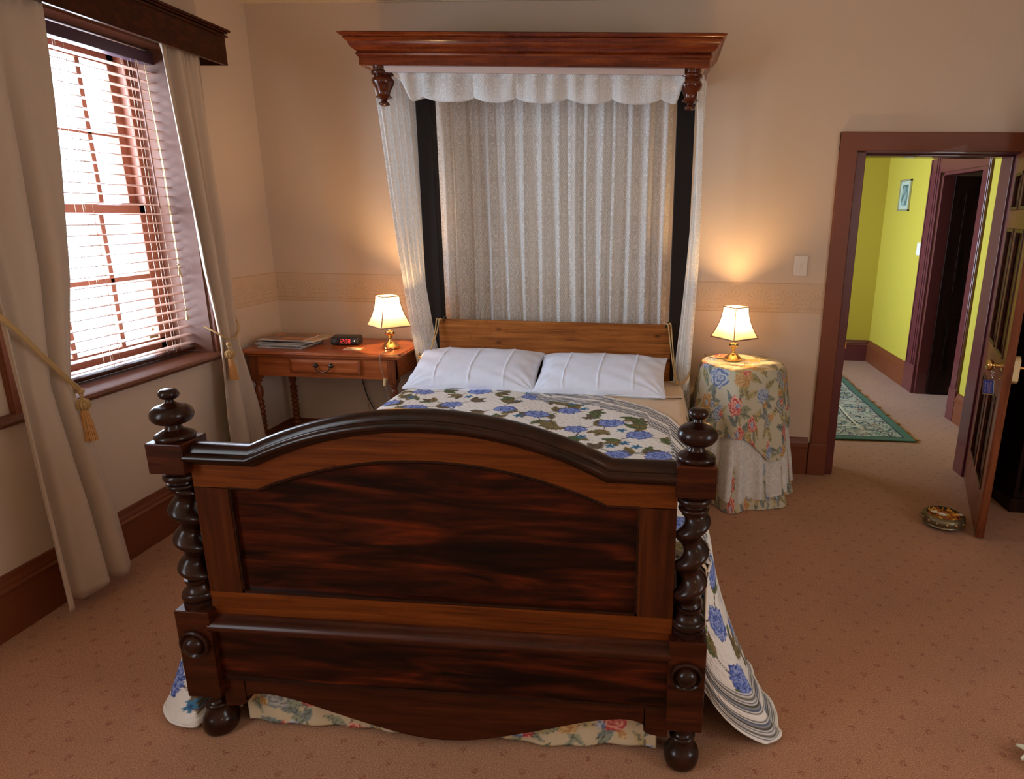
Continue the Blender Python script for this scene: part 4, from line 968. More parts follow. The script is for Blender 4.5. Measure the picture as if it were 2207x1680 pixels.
# bed skirt round the base
mb = MB(); path = []
for i in range(71): path.append((2.607+.006*math.sin(i*.9), lerp(-.4, -2.26, i/70), 0))
for i in range(121): path.append((lerp(2.485, 1.185, i/120), YF+.022+.008*math.sin(i*.16)+.004*math.sin(i*.55), 1))
for i in range(71): path.append((1.062, lerp(-2.26, -.4, i/70), 2))
def skirt_run(pp, s0):
    L_ = sum(math.dist(pp[i][:2], pp[i+1][:2]) for i in range(len(pp)-1)); nn = len(pp)-1
    def fn(u, v):
        k = u*nn; i = min(int(k), nn-1); t_ = k-i; x = lerp(pp[i][0], pp[i+1][0], t_); y = lerp(pp[i][1], pp[i+1][1], t_)
        hem = .010+.010*math.sin(u*7+s0)**2
        return (x, y, lerp(.30, hem, v)) if pp[0][2] == 1 else (x, y, lerp(.30, .02, v))
    mb.grid(fn, max(40, int(L_/.006)), 48, lambda u, v: (s0+u*L_, .4-v*.29))
skirt_run([p for p in path if p[2] == 0], 0); skirt_run([p for p in path if p[2] == 1], 1.3); skirt_run([p for p in path if p[2] == 2], .2)
colour(mb, fs); tag(obj('bed_skirt', mb, MAT['floral'], None, smooth=180, origin=(XC, -1.4, .02), solid=.002), 'floral fabric bed skirt showing beneath the scalloped apron of the footboard', 'bed skirt')
# ================================================================ DESK SIDE
t = thing('side_table', 'small wooden side table with one drawer and turned legs in the corner', 'table', (.51, -.26, 0))
TX0, TX1, TY0, TY1, TZ = .028, .998, -.512, -.028, .812
mb = MB(); mb.box(TX0+.012, TX1-.012, TY0+.012, TY1, TZ-.022, TZ); mb.box(TX0, TX1, TY0, TY1, TZ-.018, TZ-.005); mb.box(TX0+.02, TX1-.02, TY0+.02, TY1, TZ-.034, TZ-.022)
obj('table_top', mb, MAT['desk'], t, smooth=0, bevel=.005)
ax0, ax1, ay0, ay1 = TX0+.045, TX1-.045, TY0+.04, TY1-.04
mb = MB(); mb.box(ax0, ax1, ay0+.008, ay0+.028, .655, TZ-.034); obj('apron', mb, MAT['desk'], t, smooth=0)
for x in (ax0+.008, ax1-.028):
    mb = MB(); mb.box(x, x+.02, ay0+.02, ay1-.02, .655, TZ-.034); obj('apron', mb, MAT['desk'], t, smooth=0)
mb = MB(); mb.box(ax0, ax1, ay1-.028, ay1-.008, .655, TZ-.034); obj('apron', mb, MAT['desk'], t, smooth=0)
mb = MB(); dx0, dx1, dz0, dz1 = .325, .745, .682, .768
v = [(dx0, ay0+.008, dz0), (dx1, ay0+.008, dz0), (dx1, ay0+.008, dz1), (dx0, ay0+.008, dz1), (dx0, ay0-.006, dz0), (dx1, ay0-.006, dz0), (dx1, ay0-.006, dz1), (dx0, ay0-.006, dz1), (dx0+.016, ay0-.015, dz0+.014), (dx1-.016, ay0-.015, dz0+.014), (dx1-.016, ay0-.015, dz1-.014), (dx0+.016, ay0-.015, dz1-.014)]
mb.add(v, [(3, 2, 1, 0), (0, 1, 5, 4), (1, 2, 6, 5), (2, 3, 7, 6), (3, 0, 4, 7), (4, 5, 9, 8), (5, 6, 10, 9), (6, 7, 11, 10), (7, 4, 8, 11), (8, 9, 10, 11)])
dr = obj('drawer', mb, MAT['desk'], t, smooth=0)
mb = MB(); hy_ = ay0-.015
for x in (.487, .578):
    mb.sphere((x, hy_-.008, .735), .012); mb.sphere((x, hy_-.003, .735), .015, .004, .015)
mb.tube(spline([(.487, hy_-.014, .733), (.490, hy_-.016, .72), (.503, hy_-.02, .706), (.532, hy_-.022, .697), (.562, hy_-.02, .706), (.575, hy_-.016, .72), (.578, hy_-.014, .733)], 6), .0036)
obj('drawer_pull', mb, MAT['iron'], dr)
def turnleg(x, y):
    mb = MB(); mb.box(x-.024, x+.024, y-.024, y+.024, .63, TZ-.034); mb.box(x-.024, x+.024, y-.024, y+.024, .08, .17)
    pr_ = [(.018, .63), (.024, .622), (.024, .614), (.016, .606), (.013, .595), (.020, .58), (.0245, .555), (.022, .53), (.016, .51), (.014, .503)]
    z = .50
    while z > .20:
        pr_ += [(.020, z-.004), (.0235, z-.014), (.020, z-.024), (.0145, z-.028)]; z -= .030
    pr_ += [(.02, .175), (.02, .168)]
    mb.lathe(x, y, pr_[::-1], 20); mb.lathe(x, y, [(.001, 0), (.018, 0), (.024, .012), (.024, .028), (.015, .045), (.018, .06), (.022, .08)], 20)
    obj('leg', mb, MAT['desk_dark'], t, bevel=0)
for x in (ax0+.024, ax1-.024):
    for y in (ay0+.024, ay1-.024): turnleg(x, y)
mb = MB(); mb.box(ax0+.01, ax0+.035, ay0+.04, ay1-.04, .105, .14); mb.box(ax1-.035, ax1-.01, ay0+.04, ay1-.04, .105, .14); mb.box(ax0+.03, ax1-.03, (ay0+ay1)/2-.013, (ay0+ay1)/2+.013, .105, .14)
obj('stretcher', mb, MAT['desk_dark'], t, smooth=0, bevel=.003)

# magazines
covers = [srgb((150, 150, 160)), srgb((120, 122, 132)), srgb((172, 168, 170)), srgb((92, 88, 96)), srgb((198, 170, 128)), srgb((196, 178, 150))]
lab = ['lowest magazine of the pile on the side table, pale grey edge', 'grey magazine second from the bottom of the pile on the side table', 'light magazine third from the bottom of the pile on the side table',
       'dark-spined magazine third from the top of the pile on the side table', 'pale tan magazine sticking out at the back, second from the top of the pile', 'top magazine of the pile, brown and orange landscape cover']
def cover_mat(i, col):
    mt, nt, b, ns, ln = newmat('magazine_cover'); tc = N(nt, 'ShaderNodeTexCoord'); nz = N(nt, 'ShaderNodeTexNoise'); nz.inputs['Scale'].default_value = 9; nz.inputs['Detail'].default_value = 4; ln.new(tc.outputs['Object'], nz.inputs['Vector'])
    r = ramp(nt, [(.35, [c*.6 for c in col]), (.5, col), (.62, srgb((196, 120, 62)) if i == 5 else [min(1, c*1.2) for c in col])]); ln.new(nz.outputs['Fac'], r.inputs['Fac']); ln.new(r.outputs[0], b.inputs['Base Color']); setp(b, Roughness=.25)
    return mt
z = TZ; mg = [(0, .0), (.006, .02), (-.004, -.03), (.003, .015), (.030, -.03), (.002, .03)]
for i in range(6):
    th = .010 if i in (2, 4) else .0075; o = thing('magazine', lab[i], 'magazine', (.235+mg[i][0]*2, -.305+mg[i][0], z), 'magazines on the side table')
    base = wloc(o)
    w_, h_ = .140, .105
    mb = MB(); mb.box(base.x-w_, base.x+w_, base.y-h_, base.y+h_, z+.0008, z+th-.0008); obj('pages', mb, MAT['paper'], o, smooth=0)
    mb = MB(); mb.box(base.x-w_-.002, base.x+w_+.002, base.y-h_-.002, base.y+h_+.002, z, z+.0009); mb.box(base.x-w_-.002, base.x+w_+.002, base.y-h_-.002, base.y+h_+.002, z+th-.0009, z+th-.0001); mb.box(base.x-w_-.002, base.x-w_-.0005, base.y-h_-.002, base.y+h_+.002, z, z+th-.0001)
    obj('cover', mb, cover_mat(i, srgb((132, 92, 62)) if i == 5 else covers[i]), o, smooth=0)
    if i == 5:
        mb = MB(); mb.box(base.x-w_+.01, base.x-w_+.06, base.y-h_+.008, base.y-h_+.02, z+th, z+th+.0004); obj('title_patch', mb, MAT['paper'], o, smooth=0)
    o.rotation_euler = (0, 0, mg[i][1]-.05); z += th+.0002
# clock radio
t = thing('clock_radio', 'black clock radio with red digits on the side table', 'clock', (.56, -.235, TZ))
mb = MB(); pf = [(-.045, .004), (-.05, .02), (-.044, .042), (-.034, .050), (.030, .054), (.045, .045), (.045, .004)]
n = len(pf); cx, cy_0 = .56, -.235
mb.add([(cx+sx_, cy_0+a, TZ+b_) for sx_ in (-.082, .082) for a, b_ in pf], [tuple(range(n)), tuple(range(n, 2*n))[::-1]]+[(i, n+i, n+(i+1) % n, (i+1) % n) for i in range(n)])
obj('case', mb, MAT['black'], t, smooth=0, bevel=.006)
def fpt(x, s_, off=.0006):    # point on the sloping front face, s_ 0..1 upward
    return (cx+x, cy_0+lerp(-.05, -.044, s_)-off, TZ+lerp(.02, .042, s_))
mb = MB(); a, b_, c_, d_ = fpt(-.045, -.35), fpt(.045, -.35), fpt(.045, .95), fpt(-.045, .95); mb.add([a, b_, c_, d_], [(0, 1, 2, 3)]); obj('display_window', mb, plain('display', (.02, .002, .002), .15), t, smooth=0)
mb = MB()
def seg(x, s0, s1, w_): mb.add([fpt(x, s0, .0012), fpt(x+w_, s0, .0012), fpt(x+w_, s1, .0012), fpt(x, s1, .0012)], [(0, 1, 2, 3)])
for k, dg in enumerate(('1', '2', '0', '8')):
    x = -.034+k*.018+(.004 if k > 1 else 0); on = {'1': 'bc', '2': 'abged', '0': 'abcdef', '8': 'abcdefg'}[dg]
    for s_, a in {'a': (x, .72, .8, .010), 'g': (x, .28, .36, .010), 'd': (x, -.2, -.12, .010), 'b': (x+.009, .3, .8, .002), 'c': (x+.009, -.2, .3, .002), 'f': (x-.001, .3, .8, .002), 'e': (x-.001, -.2, .3, .002)}.items():
        if s_ in on: seg(*a)
seg(.0015, .45, .55, .0018); seg(.0015, .05, .15, .0018)
obj('digits', mb, MAT['led'], t, smooth=0)
mb = MB(); mb.tube([(cx+.060, cy_0-.049, TZ+.026), (cx+.066, cy_0-.049, TZ+.036), (cx+.070, cy_0-.048, TZ+.037)], .0022, 6); mb.tube([(cx+.060, cy_0-.049, TZ+.026), (cx+.067, cy_0-.049, TZ+.026)], .002, 6); obj('maker_mark', mb, MAT['brass'], t)
t.rotation_euler = (0, 0, .12)
t = thing('power_cord', 'black power cord hanging down the wall under the side table', 'cord', (.56, -.03, 0))
mb = MB(); mb.tube(spline([(.52, -.06, .66), (.525, -.035, .60), (.535, -.03, .53), (.56, -.032, .43), (.60, -.035, .34), (.66, -.04, .24), (.72, -.05, .12)], 8), .0035, 6); obj('cord', mb, MAT['black'], t)
mb = MB(); mb.tube(spline([(.535, -.06, .66), (.545, -.02, .5), (.56, -.02, .34), (.57, -.03, .12)], 8), .0012, 5); obj('thin_wire', mb, MAT['tape'], t)
def card(label, c, w_, h_, rz, z0, col):
    t = thing('card', label, 'card', (c[0], c[1], z0)); mt, nt, b, ns, ln = newmat('printed_card'); tc = N(nt, 'ShaderNodeTexCoord'); nz = N(nt, 'ShaderNodeTexNoise'); nz.inputs['Scale'].default_value = 45; ln.new(tc.outputs['Object'], nz.inputs['Vector'])
    r = ramp(nt, [(.4, srgb(col)), (.55, srgb((236, 222, 196)))]); ln.new(nz.outputs['Fac'], r.inputs['Fac']); ln.new(r.outputs[0], b.inputs['Base Color'])
    mb = MB(); mb.box(c[0]-w_, c[0]+w_, c[1]-h_, c[1]+h_, z0, z0+.003); obj('board', mb, mt, t, smooth=0, bevel=.0008); t.rotation_euler = (0, 0, rz)
card('small tan printed card lying in front of the clock radio', (.665, -.375), .052, .032, .06, TZ+.0003, (190, 140, 84))

# ---- lamps
def lamp(label, loc, rz, cordpts, switch, power):
    t = thing('table_lamp', label, 'lamp', loc, 'lit brass bedside lamps'); L_ = Vector(loc)
    def MBo(): return MB()
    def P(name, mb, mat, par=t, **k):
        mb.v = [(x+L_.x, y+L_.y, z+L_.z) for x, y, z in mb.v]; return obj(name, mb, mat, par, **k)
    mb = MB(); mb.lathe(0, 0, [(.001, 0), (.046, 0), (.050, .004), (.050, .014), (.046, .018), (.042, .022), (.034, .030), (.024, .037), (.015, .042), (.011, .047), (.0085, .054), (.010, .060), (.014, .064), (.010, .068), (.011, .072), (.020, .078), (.0265, .088), (.0275, .096), (.026, .102), (.018, .104), (.010, .106), (.008, .112), (.008, .150), (.011, .152), (.011, .190)], 36)
    P('base', mb, MAT['brass'])
    top, bt, z0, z1 = .050, .0945, .137, .312
    def hs(s_): return top+(bt-top)*(1-s_)**1.9
    mb = MB(); n = 16; c8 = [(-1, -1), (1, -1), (1, 1), (-1, 1)]
    for k in range(4):
        a, b_ = c8[k], c8[(k+1) % 4]
        def fn(u, v, a=a, b_=b_):
            h = hs(v)*(1-.03*0); x, y = lerp(a[0], b_[0], u)*h, lerp(a[1], b_[1], u)*h; q = 1-.05*math.sin(PI*u)*math.sin(PI*v)
            return (x*q, y*q, lerp(z0, z1, v))
        mb.grid(fn, 8, n)
    sh = P('lamp_shade', mb, MAT['shade'], smooth=25)
    mb = MB()
    for a in c8:
        mb.tube([(a[0]*hs(s_/12)*1.005, a[1]*hs(s_/12)*1.005, lerp(z0, z1, s_/12)) for s_ in range(13)], .0030, 6)
    for zz, h, r_ in ((z0, bt, .0046), (z1, top, .0036)):
        for k in range(4):
            a, b_ = c8[k], c8[(k+1) % 4]; mb.tube([(a[0]*h, a[1]*h, zz), (b_[0]*h, b_[1]*h, zz)], r_, 6)
    P('shade_braid', mb, MAT['tape'], sh)
    mb = MB(); mb.sphere((0, 0, .222), .022, .022, .030, 16, 10); P('bulb', mb, MAT['bulb'])
    if cordpts:
        mb = MB(); mb.v = []; mb.tube(spline(cordpts, 10), .0026, 6); cd = obj('cord', mb, MAT['tape'], t)
        if switch:
            mb = MB(); mb.obox(switch, (.007, 0, 0), (0, .006, 0), (.002, 0, .022)); mb.obox((switch[0]+.001, switch[1]-.007, switch[2]+.002), (.004, 0, 0), (0, .002, 0), (0, 0, .006)); obj('cord_switch', mb, MAT['cream'], cd, smooth=0, bevel=.0015)
    l = bpy.data.lights.new('bulb_light', 'POINT'); l.energy = power; l.color = (1.0, .60, .25); l.shadow_soft_size = .018
    lo = bpy.data.objects.new('bulb_light', l); COL.objects.link(lo); lo.location = (0, 0, .268); lo.parent = t
    if rz: 
        # rotate the shade only, the cord stays
        for c in t.children:
            if c.name.startswith('lamp_shade'): c.rotation_euler = (0, 0, rz)
    return t
lamp('lit brass lamp with square cream shade standing on the wooden side table', (.868, -.315, TZ), math.radians(48),
     [(.89, -.355, TZ+.006), (.90, -.43, TZ+.006), (.893, -.50, TZ+.008), (.889, -.522, TZ-.008), (.892, -.525, TZ-.06), (.905, -.525, TZ-.13), (.915, -.525, TZ-.20), (.925, -.527, TZ-.30), (.93, -.53, TZ-.45)], (.908, -.527, TZ-.155), 11)

# ================================================================ ROUND TABLE SIDE
RX, RY, RZ, RR = 2.945, -.305, .785, .232
t = thing('round_table', 'small round table hidden under three cloths beside the bed', 'table', (RX, RY, 0))
mb = MB(); mb.lathe(RX, RY, [(.001, RZ-.03), (RR-.012, RZ-.03), (RR-.006, RZ-.02), (RR-.006, RZ-.01), (RR-.01, RZ-.006), (.001, RZ-.006)], 48); obj('table_top', mb, MAT['desk'], t)
mb = MB(); mb.lathe(RX, RY, [(.03, .03), (.03, .3), (.04, .4), (.03, .6), (.05, RZ-.03)], 20); obj('pedestal', mb, MAT['desk_dark'], t)
for k in range(3):
    a = k*2*PI/3+.5; mb = MB(); mb.tube([(RX+.02*math.cos(a), RY+.02*math.sin(a), .12), (RX+.12*math.cos(a), RY+.12*math.sin(a), .06), (RX+.19*math.cos(a), RY+.19*math.sin(a), .012)], .012); obj('leg', mb, MAT['desk_dark'], t)
def roundcloth(r, zt, drop, uvc, off=0.0, extra=0.0, low=0.0):
    mb = MB()
    def fold(th, dd):
        k = dd/.78
        return .085*k+.027*(k**.7)*(math.sin(7*th+1.0)+.5*math.sin(11*th+2.3))+(off if dd > 0 else 0)
    def fn(u, v):
        th = u*2*PI; tot = r+drop(th); s_ = v*tot
        if s_ < r-.012: rr, z = s_, zt
        else:
            d = s_-(r-.012); q = min(1, d/.024); dd = max(0, d-.012)
            rr = r-.012+.012*math.sin(q*PI/2); z = zt-.008*(1-math.cos(q*PI/2))-dd*.985
            rr += fold(th, dd)*min(1, dd/.03)
            rr += extra*sst(.30, .62, dd)*(math.sin(19*th)+.5*math.sin(31*th+1))+low*sst(.66, .78, dd)
        return (RX+rr*math.cos(th), min(RY+rr*math.sin(th), -.034+.0006*off/.006), max(z, .004))
    mb.grid(fn, 360, 120, lambda u, v: (uvc[0]+v*(r+drop(u*2*PI))*math.cos(u*2*PI), uvc[1]+v*(r+drop(u*2*PI))*math.sin(u*2*PI)))
    return mb
def dr_over(th):
    c = 0
    for a0, h_ in ((-.95, .155), (.55, .10), (2.2, .09), (-2.55, .10)):
        d = (th-a0+PI) % (2*PI)-PI; c += h_*math.exp(-(d/.42)**2)
    return .355+c
mb = roundcloth(RR-.006, RZ-.001, lambda th: .785, (1.2, 1.0), -.006, 0, .012); colour(mb, fc)
tag(obj('floor_length_cloth', mb, MAT['floral'], None, smooth=180, origin=(RX, RY, .01)), 'lowest floral cloth peeping out at floor level under the lace on the round table', 'tablecloth')
mb = roundcloth(RR-.002, RZ+.002, lambda th: .718+.012*math.sin(th*3), (1.2, 1.0), 0, .010)
tag(obj('lace_tablecloth', mb, MAT['lace_t'], None, smooth=180, origin=(RX, RY, .07)), 'cream lace tablecloth in deep folds, middle layer on the round table', 'tablecloth')
mb = roundcloth(RR+.003, RZ+.0055, dr_over, (1.2, .9), .010); colour(mb, fc)
tag(obj('floral_tablecloth', mb, MAT['floral'], None, smooth=180, origin=(RX, RY, .4)), 'rose and blue floral tablecloth with pointed corners, top layer on the round table', 'tablecloth')
TZ2 = RZ+.006
lamp('lit brass lamp with square cream shade standing on the floral round table', (2.893, -.272, TZ2+.0005), math.radians(38),
     [(2.85, -.25, TZ2+.004), (2.81, -.235, TZ2+.003), (2.78, -.22, TZ2+.003), (2.755, -.19, TZ2+.003), (2.74, -.14, TZ2+.003)], None, 14)
card('small tan card lying in front of the lamp on the round table', (2.905, -.385), .040, .028, .05, TZ2+.0004, (190, 130, 84))

# wall switch, hall things
t = thing('light_switch', 'white light switch plate on the wall above the round table', 'switch', (3.29, 0, 1.32))
mb = MB(); mb.box(3.249, 3.329, -.010, 0, 1.262, 1.381); obj('plate', mb, MAT['white'], t, smooth=0, bevel=.003)
mb = MB(); mb.sphere((3.289, -.011, 1.322), .007, .005, .007); obj('toggle', mb, MAT['white'], t)
t = thing('light_switch', 'white light switch on the yellow hall wall beside the dark doorway', 'switch', (4.9, 2.45, 1.33))
mb = MB(); mb.box(4.890, 4.9, 2.395, 2.475, 1.27, 1.39); obj('plate', mb, MAT['white'], t, smooth=0, bevel=.003)
mb = MB(); mb.sphere((4.889, 2.435, 1.33), .004, .007, .007); obj('toggle', mb, MAT['white'], t)
t = thing('framed_picture', 'small framed picture with white mount hanging on the yellow hall wall', 'picture', (4.9, 2.955, 1.83))
y0, y1, z0, z1 = 2.81, 3.10, 1.68, 1.985
mb = MB(); mb.box(4.882, 4.9, y0, y0+.018, z0, z1); mb.box(4.882, 4.9, y1-.018, y1, z0, z1); mb.box(4.882, 4.9, y0, y1, z0, z0+.018); mb.box(4.882, 4.9, y0, y1, z1-.018, z1)
obj('frame', mb, plain('silver_frame', srgb((176, 172, 140)), .3, metal=.5), t, smooth=0, bevel=.002)
mb = MB(); mb.box(4.890, 4.899, y0+.015, y1-.015, z0+.015, z1-.015); obj('mount', mb, plain('picture_mount', srgb((178, 184, 160)), .6), t, smooth=0)
mt, nt, b, ns, ln = newmat('landscape_print'); tc = N(nt, 'ShaderNodeTexCoord'); nz = N(nt, 'ShaderNodeTexNoise'); nz.inputs['Scale'].default_value = 14; ln.new(tc.outputs['Object'], nz.inputs['Vector']); r = ramp(nt, [(.35, srgb((72, 96, 90))), (.6, srgb((140, 160, 150)))]); ln.new(nz.outputs['Fac'], r.inputs['Fac']); ln.new(r.outputs[0], b.inputs['Base Color'])
mb = MB(); mb.box(4.889, 4.895, y0+.065, y1-.065, z0+.05, z1-.05); obj('print', mb, mt, t, smooth=0)

# rug
rc = Canvas(1.2, 2.2, srgb((178, 174, 158)), 300); r_ = random.Random(2)
for i in range(1500):
    x, y = r_.uniform(0, 1.2), r_.uniform(0, 2.2); col = r_.choice([srgb((58, 74, 88)), srgb((86, 112, 98)), srgb((150, 124, 108)), srgb((120, 140, 120)), srgb((40, 50, 66))])
    pts_ = [(x, y)]; a = r_.uniform(0, 6)
    for k in range(5): a += r_.uniform(.3, .8); pts_.append((pts_[-1][0]+.016*math.cos(a), pts_[-1][1]+.016*math.sin(a)))
    rc.line(pts_, .0055, col)
for i in range(160): rc.star(r_.uniform(0, 1.2), r_.uniform(0, 2.2), .022, r_.choice([srgb((160, 120, 100)), srgb((96, 124, 106)), srgb((70, 84, 110))]), srgb((210, 200, 180)), 6)
A_ = rc.a; Hh, Ww = A_.shape[:2]; YY, XX = np.mgrid[0:Hh, 0:Ww]; ex = np.minimum(XX, Ww-1-XX)/300; ey = np.minimum(YY, Hh-1-YY)/300; ed = np.minimum(ex, ey)
inn = (ex > .34) & (ey > .38); A_[(ed > .315) & (ed < .335)] = srgb((206, 196, 172)); A_[(ed > .335) & (ed < .345)] = srgb((60, 54, 50))
msk = (np.minimum(ex-.36, ey-.36) > 0); rr_ = np.random.RandomState(1); A_[msk & (np.hypot((XX/300-.6)/.6, (YY/300-1.1)/1.1) < .52)] = srgb((84, 138, 118))
A_[ed < .07] = srgb((84, 112, 96)); A_[(ed > .068) & (ed < .078)] = srgb((44, 56, 74))
t = thing('hall_rug', 'green patterned oriental rug with cream border on the hall carpet', 'rug', (3.8, 1.73, 0))
mb = MB(); mb.grid(lambda u, v: (lerp(3.17, 4.385, u)+.004*math.sin(v*17), lerp(.675, 2.78, v)+.004*math.sin(u*9), .010+.0015*math.sin(u*12+v*9)), 240, 400, lambda u, v: (u*1.2, v*2.2)); colour(mb, rc)
obj('pile', mb, attrmat('rug_pile', .95, bump=.4, bscale=400), t, smooth=180, solid=.008)
mb = MB()
for k in range(10):
    y = .72+k*.205+.03*math.sin(k*5); 
    for j in range(5): mb.tube([(4.38, y+j*.004, .008), (4.41, y+j*.006, .006), (4.425+.006*math.sin(j+k), y+j*.008, .003)], .0022, 5)
obj('fringe', mb, MAT['tassel'], t)

# key with blue tag hanging from the door knob
K = HP+DU*(A-.075)+DN*.036+Vector((0, 0, .905))
t = thing('key_ring', 'key ring with clear blue tag hanging from the brass door knob', 'key ring', tuple(K))
def kp(a, n_, z): return K+DU*a+DN*n_+Vector((0, 0, z))
mb = MB(); mb.tube([kp(.017*math.cos(q), .0, -.012+.020*math.sin(q)) for q in np.linspace(0, 2*PI, 22)], .0012, 6)
for k in range(4): mb.tube([kp(.005*math.cos(q)*(1 if k % 2 else .3), .005*math.cos(q)*(.3 if k % 2 else 1), -.034-k*.009+.006*math.sin(q)) for q in np.linspace(0, 2*PI, 14)], .0010, 5)
obj('chain', mb, MAT['chrome'], t)
TA = Vector((math.cos(-.25), math.sin(-.25), 0)); TB = Vector((-TA.y, TA.x, 0)); tc_ = kp(.0, .010, -.112)
mb = MB(); mb.obox(tc_, TA*.026, TB*.0035, Vector((-.004, 0, .040))); obj('clear_case', mb, MAT['glass'], t, smooth=0, bevel=.004)
mb = MB(); mb.obox(tc_, TA*.0215, TB*.0012, Vector((-.004, 0, .034))); tg = obj('blue_insert', mb, plain('blue_card', srgb((28, 70, 190)), .4), t, smooth=0)
mb = MB(); rq = random.Random(1)
for k, x in enumerate((-.013, -.003, .002, .008, .013)):     # vertical rows of tiny unreadable white lettering
    for s_ in range(22):
        z_ = -.027+s_*.0024
        if rq.random() < .82: mb.obox(tc_-TB*.0013+TA*(x+rq.uniform(-.0006, .0006)*(3 if k == 0 else 1))+Vector((-.004*(z_/.034), 0, z_)), TA*(.0018 if k == 0 else .0011), TB*.0002, Vector((0, 0, .0009)))
obj('lettering', mb, MAT['white'], tg, smooth=0)

# bowl of flowers used as a door stop
BX, BY = 4.020, -.665
t = thing('bowl', 'round pewter-coloured bowl on the carpet against the open door', 'bowl', (BX, BY, 0))
mb = MB(); mb.lathe(BX, BY, [(.001, .0), (.062, .0), (.066, .006), (.090, .012), (.101, .022), (.098, .028), (.104, .034), (.107, .048), (.104, .062), (.096, .070), (.090, .074), (.086, .073), (.088, .062), (.086, .040), (.060, .020), (.001, .018)], 48)
obj('bowl_body', mb, plain('aged_pewter', srgb((122, 110, 84)), .35, metal=.7, bump=.6, bscale=50), t)
mb = MB()
for k in range(14): a = k*2*PI/14; mb.sphere((BX+.1055*math.cos(a), BY+.1055*math.sin(a), .048), .007, .007, .008, 8, 6)
obj('relief_band', mb, MAT['dull_brass'], t)
mb = MB(); rp = random.Random(6)
for k in range(150):
    a, r1 = rp.uniform(0, 6.3), .082*math.sqrt(rp.random()); c_ = Vector((BX+r1*math.cos(a), BY+r1*math.sin(a), .055+rp.uniform(0, .010))); d = Vector((rp.uniform(-1, 1), rp.uniform(-1, 1), rp.uniform(0, .5))).normalized(); e_ = d.orthogonal().normalized()
    mb.obox(c_, d*.011, e_*.005, d.cross(e_)*.0015)
o = obj('potpourri', mb, None or plain('potpourri_petals', srgb((176, 84, 24)), .7, bump=.3), t, smooth=0); o['kind'] = 'stuff'
mtp = MAT['potp'] = o.data.materials[0]; nt = mtp.node_tree
nz = [n_ for n_ in nt.nodes if n_.type == 'TEX_NOISE'][0]; nz.inputs['Scale'].default_value = 38
mxn = [n_ for n_ in nt.nodes if n_.type == 'MIX_RGB'][0]; rr2 = ramp(nt, [(.35, srgb((110, 24, 20))), (.5, srgb((190, 96, 20))), (.62, srgb((214, 176, 60)))]); nt.links.new(nz.outputs['Fac'], rr2.inputs['Fac']); nt.links.new(rr2.outputs[0], nt.nodes['Principled BSDF'].inputs['Base Color'])
petal = plain('white_petal', srgb((226, 214, 196)), .6); heart = plain('yellow_heart', srgb((200, 150, 40)), .7)
def daisy(c, r, label, yel=False):
    t = thing('flower_head', label, 'flower', c, 'flower heads in the bowl'); mb = MB(); n_ = 11
    for ring, rs in ((0, 1), (1, .66)):
        for k in range(n_):
            a = k*2*PI/n_+ring*.3; d = Vector((math.cos(a), math.sin(a), .35+.4*ring)).normalized(); e_ = Vector((-math.sin(a), math.cos(a), 0)); q = Vector(c)+d*r*.55*rs
            mb.obox(q, d*r*.5*rs, e_*r*.13, d.cross(e_)*.0008)
    obj('petals', mb, petal if not yel else plain('yellow_petal', srgb((222, 160, 40)), .6), t, smooth=0)
    mb = MB(); mb.sphere((c[0], c[1], c[2]+.003), r*.22, r*.22, r*.16, 10, 6); obj('centre', mb, heart, t)
daisy((BX-.028, BY-.045, .079), .021, 'larger white daisy head at the front of the bowl')
daisy((BX-.055, BY-.012, .078), .018, 'white daisy head at the left side of the bowl')
daisy((BX+.070, BY-.030, .076), .014, 'small white daisy head at the right rim of the bowl by the door')
daisy((BX+.030, BY+.015, .078), .014, 'yellow flower head in the middle of the bowl', True)
daisy((BX+.045, BY-.040, .078), .014, 'yellow-orange flower head near the front right of the bowl', True)

# dark wardrobe and plant behind the door
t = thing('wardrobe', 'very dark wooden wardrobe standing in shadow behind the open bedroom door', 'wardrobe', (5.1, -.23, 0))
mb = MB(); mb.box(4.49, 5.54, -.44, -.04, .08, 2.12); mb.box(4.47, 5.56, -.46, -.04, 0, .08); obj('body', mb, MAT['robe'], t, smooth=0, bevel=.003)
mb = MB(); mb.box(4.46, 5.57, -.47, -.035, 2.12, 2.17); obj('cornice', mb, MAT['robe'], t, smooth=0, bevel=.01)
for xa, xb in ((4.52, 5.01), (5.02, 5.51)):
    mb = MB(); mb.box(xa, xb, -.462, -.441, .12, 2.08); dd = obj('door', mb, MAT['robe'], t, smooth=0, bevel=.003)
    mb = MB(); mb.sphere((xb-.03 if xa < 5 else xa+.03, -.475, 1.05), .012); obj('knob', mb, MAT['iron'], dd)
t = thing('potted_plant', 'small leafy plant in a dark pot in the shadow in front of the wardrobe', 'plant', (4.78, -.62, 0))
mb = MB(); mb.lathe(4.80, -.62, [(.001, 0), (.075, 0), (.085, .02), (.10, .15), (.108, .155), (.108, .175), (.095, .175), (.09, .16), (.001, .155)], 28); obj('pot', mb, plain('dark_pot', srgb((58, 34, 24)), .5), t)
mb = MB(); rp = random.Random(9)
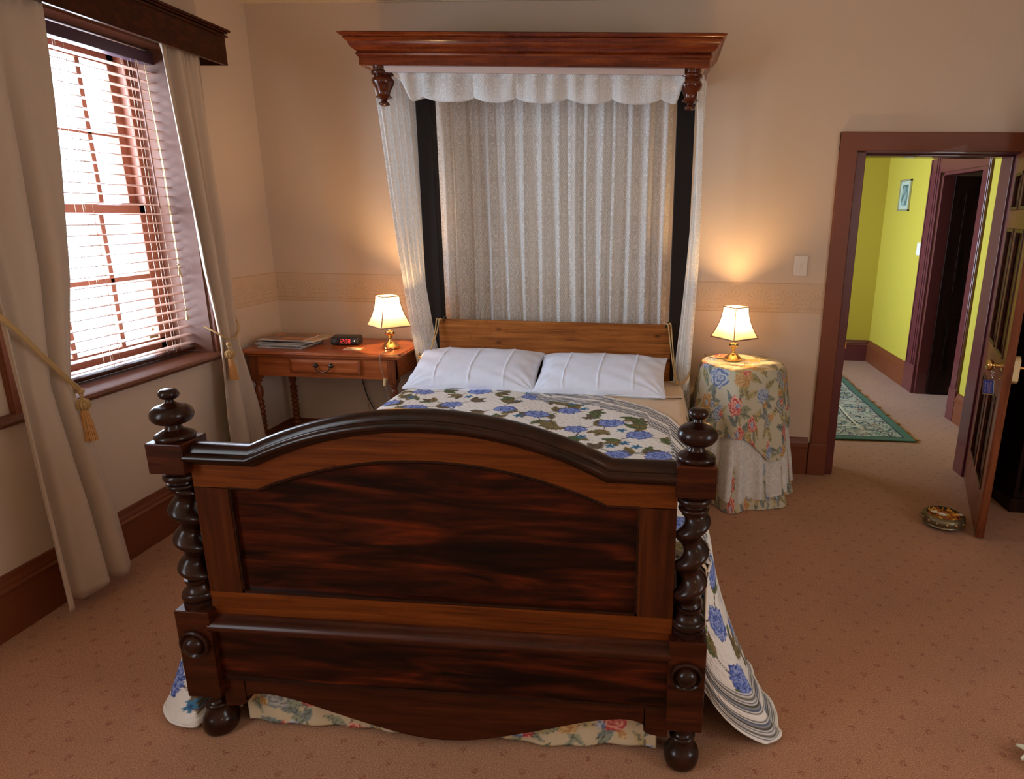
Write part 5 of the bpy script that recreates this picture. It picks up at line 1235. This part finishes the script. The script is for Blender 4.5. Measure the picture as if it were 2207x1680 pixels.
for k in range(90):
    a, el = rp.uniform(0, 6.3), rp.uniform(.3, 1.4); L2_ = rp.uniform(.07, .16); d = Vector((math.cos(a)*math.cos(el), math.sin(a)*math.cos(el), math.sin(el))); c_ = Vector((4.80, -.62, .17))+d*L2_; e_ = d.orthogonal().normalized()
    w_ = .014; l_ = .028; nn_ = d.cross(e_)*.004
    mb.add([c_-d*l_, c_+e_*w_, c_+d*l_, c_-e_*w_, c_+nn_], [(0, 1, 4), (1, 2, 4), (2, 3, 4), (3, 0, 4)]); mb.tube([Vector((4.80, -.62, .16)), c_-d*l_], .0015, 4)
obj('foliage', mb, plain('dark_leaf', srgb((40, 58, 30)), .6), t, smooth=0)

# artificial flower at the right edge of the carpet
FX, FY = 3.625, -2.262
t = thing('fabric_flower', 'greenish-white fabric flower on the carpet at the lower right edge of the photo', 'flower', (FX, FY, 0))
mb = MB()
for k in range(7):
    a = k*2*PI/7+2.5; d = Vector((math.cos(a), math.sin(a), 0)); e_ = Vector((-d.y, d.x, 0)); c0_ = Vector((FX+.02, FY, .018))
    def fn(u, v, d=d, e_=e_, c0_=c0_):
        w_ = .013*math.sin(PI*min(.92, .12+v*.85))**.6; return tuple(c0_+d*(.006+.058*v)+e_*(u-.5)*2*w_+Vector((0, 0, .012*math.sin(v*2.4)+.006*abs(u-.5)*2)))
    mb.grid(fn, 6, 10)
obj('petals', mb, plain('pale_green_petal', srgb((206, 206, 184)), .7, bump=.3), t, smooth=180, solid=.0012)
mb = MB(); mb.sphere((FX+.02, FY, .022), .010, .010, .010); mb.sphere((FX+.045, FY-.03, .014), .012, .012, .012); obj('centre', mb, plain('crimson_bead', srgb((120, 20, 44)), .4), t)

# unseen pendant added behind the camera as a warm fill light
t = thing('fill_pendant', 'unseen ceiling lamp added behind the camera for warm fill light', 'lamp', (3.3, -4.7, 2.3))
mb = MB(); mb.tube([(3.3, -4.7, H), (3.3, -4.7, 2.42)], .004); obj('flex', mb, MAT['white'], t)
mb = MB(); mb.lathe(3.3, -4.7, [(.17, 2.25), (.172, 2.25), (.06, 2.42), (.055, 2.42)], 30); obj('lamp_shade', mb, MAT['shade'], t)
l = bpy.data.lights.new('bulb_light', 'POINT'); l.energy = 16; l.color = (1.0, .77, .56); l.shadow_soft_size = .12
lo = bpy.data.objects.new('bulb_light', l); COL.objects.link(lo); lo.location = (0, 0, -.02); lo.parent = t
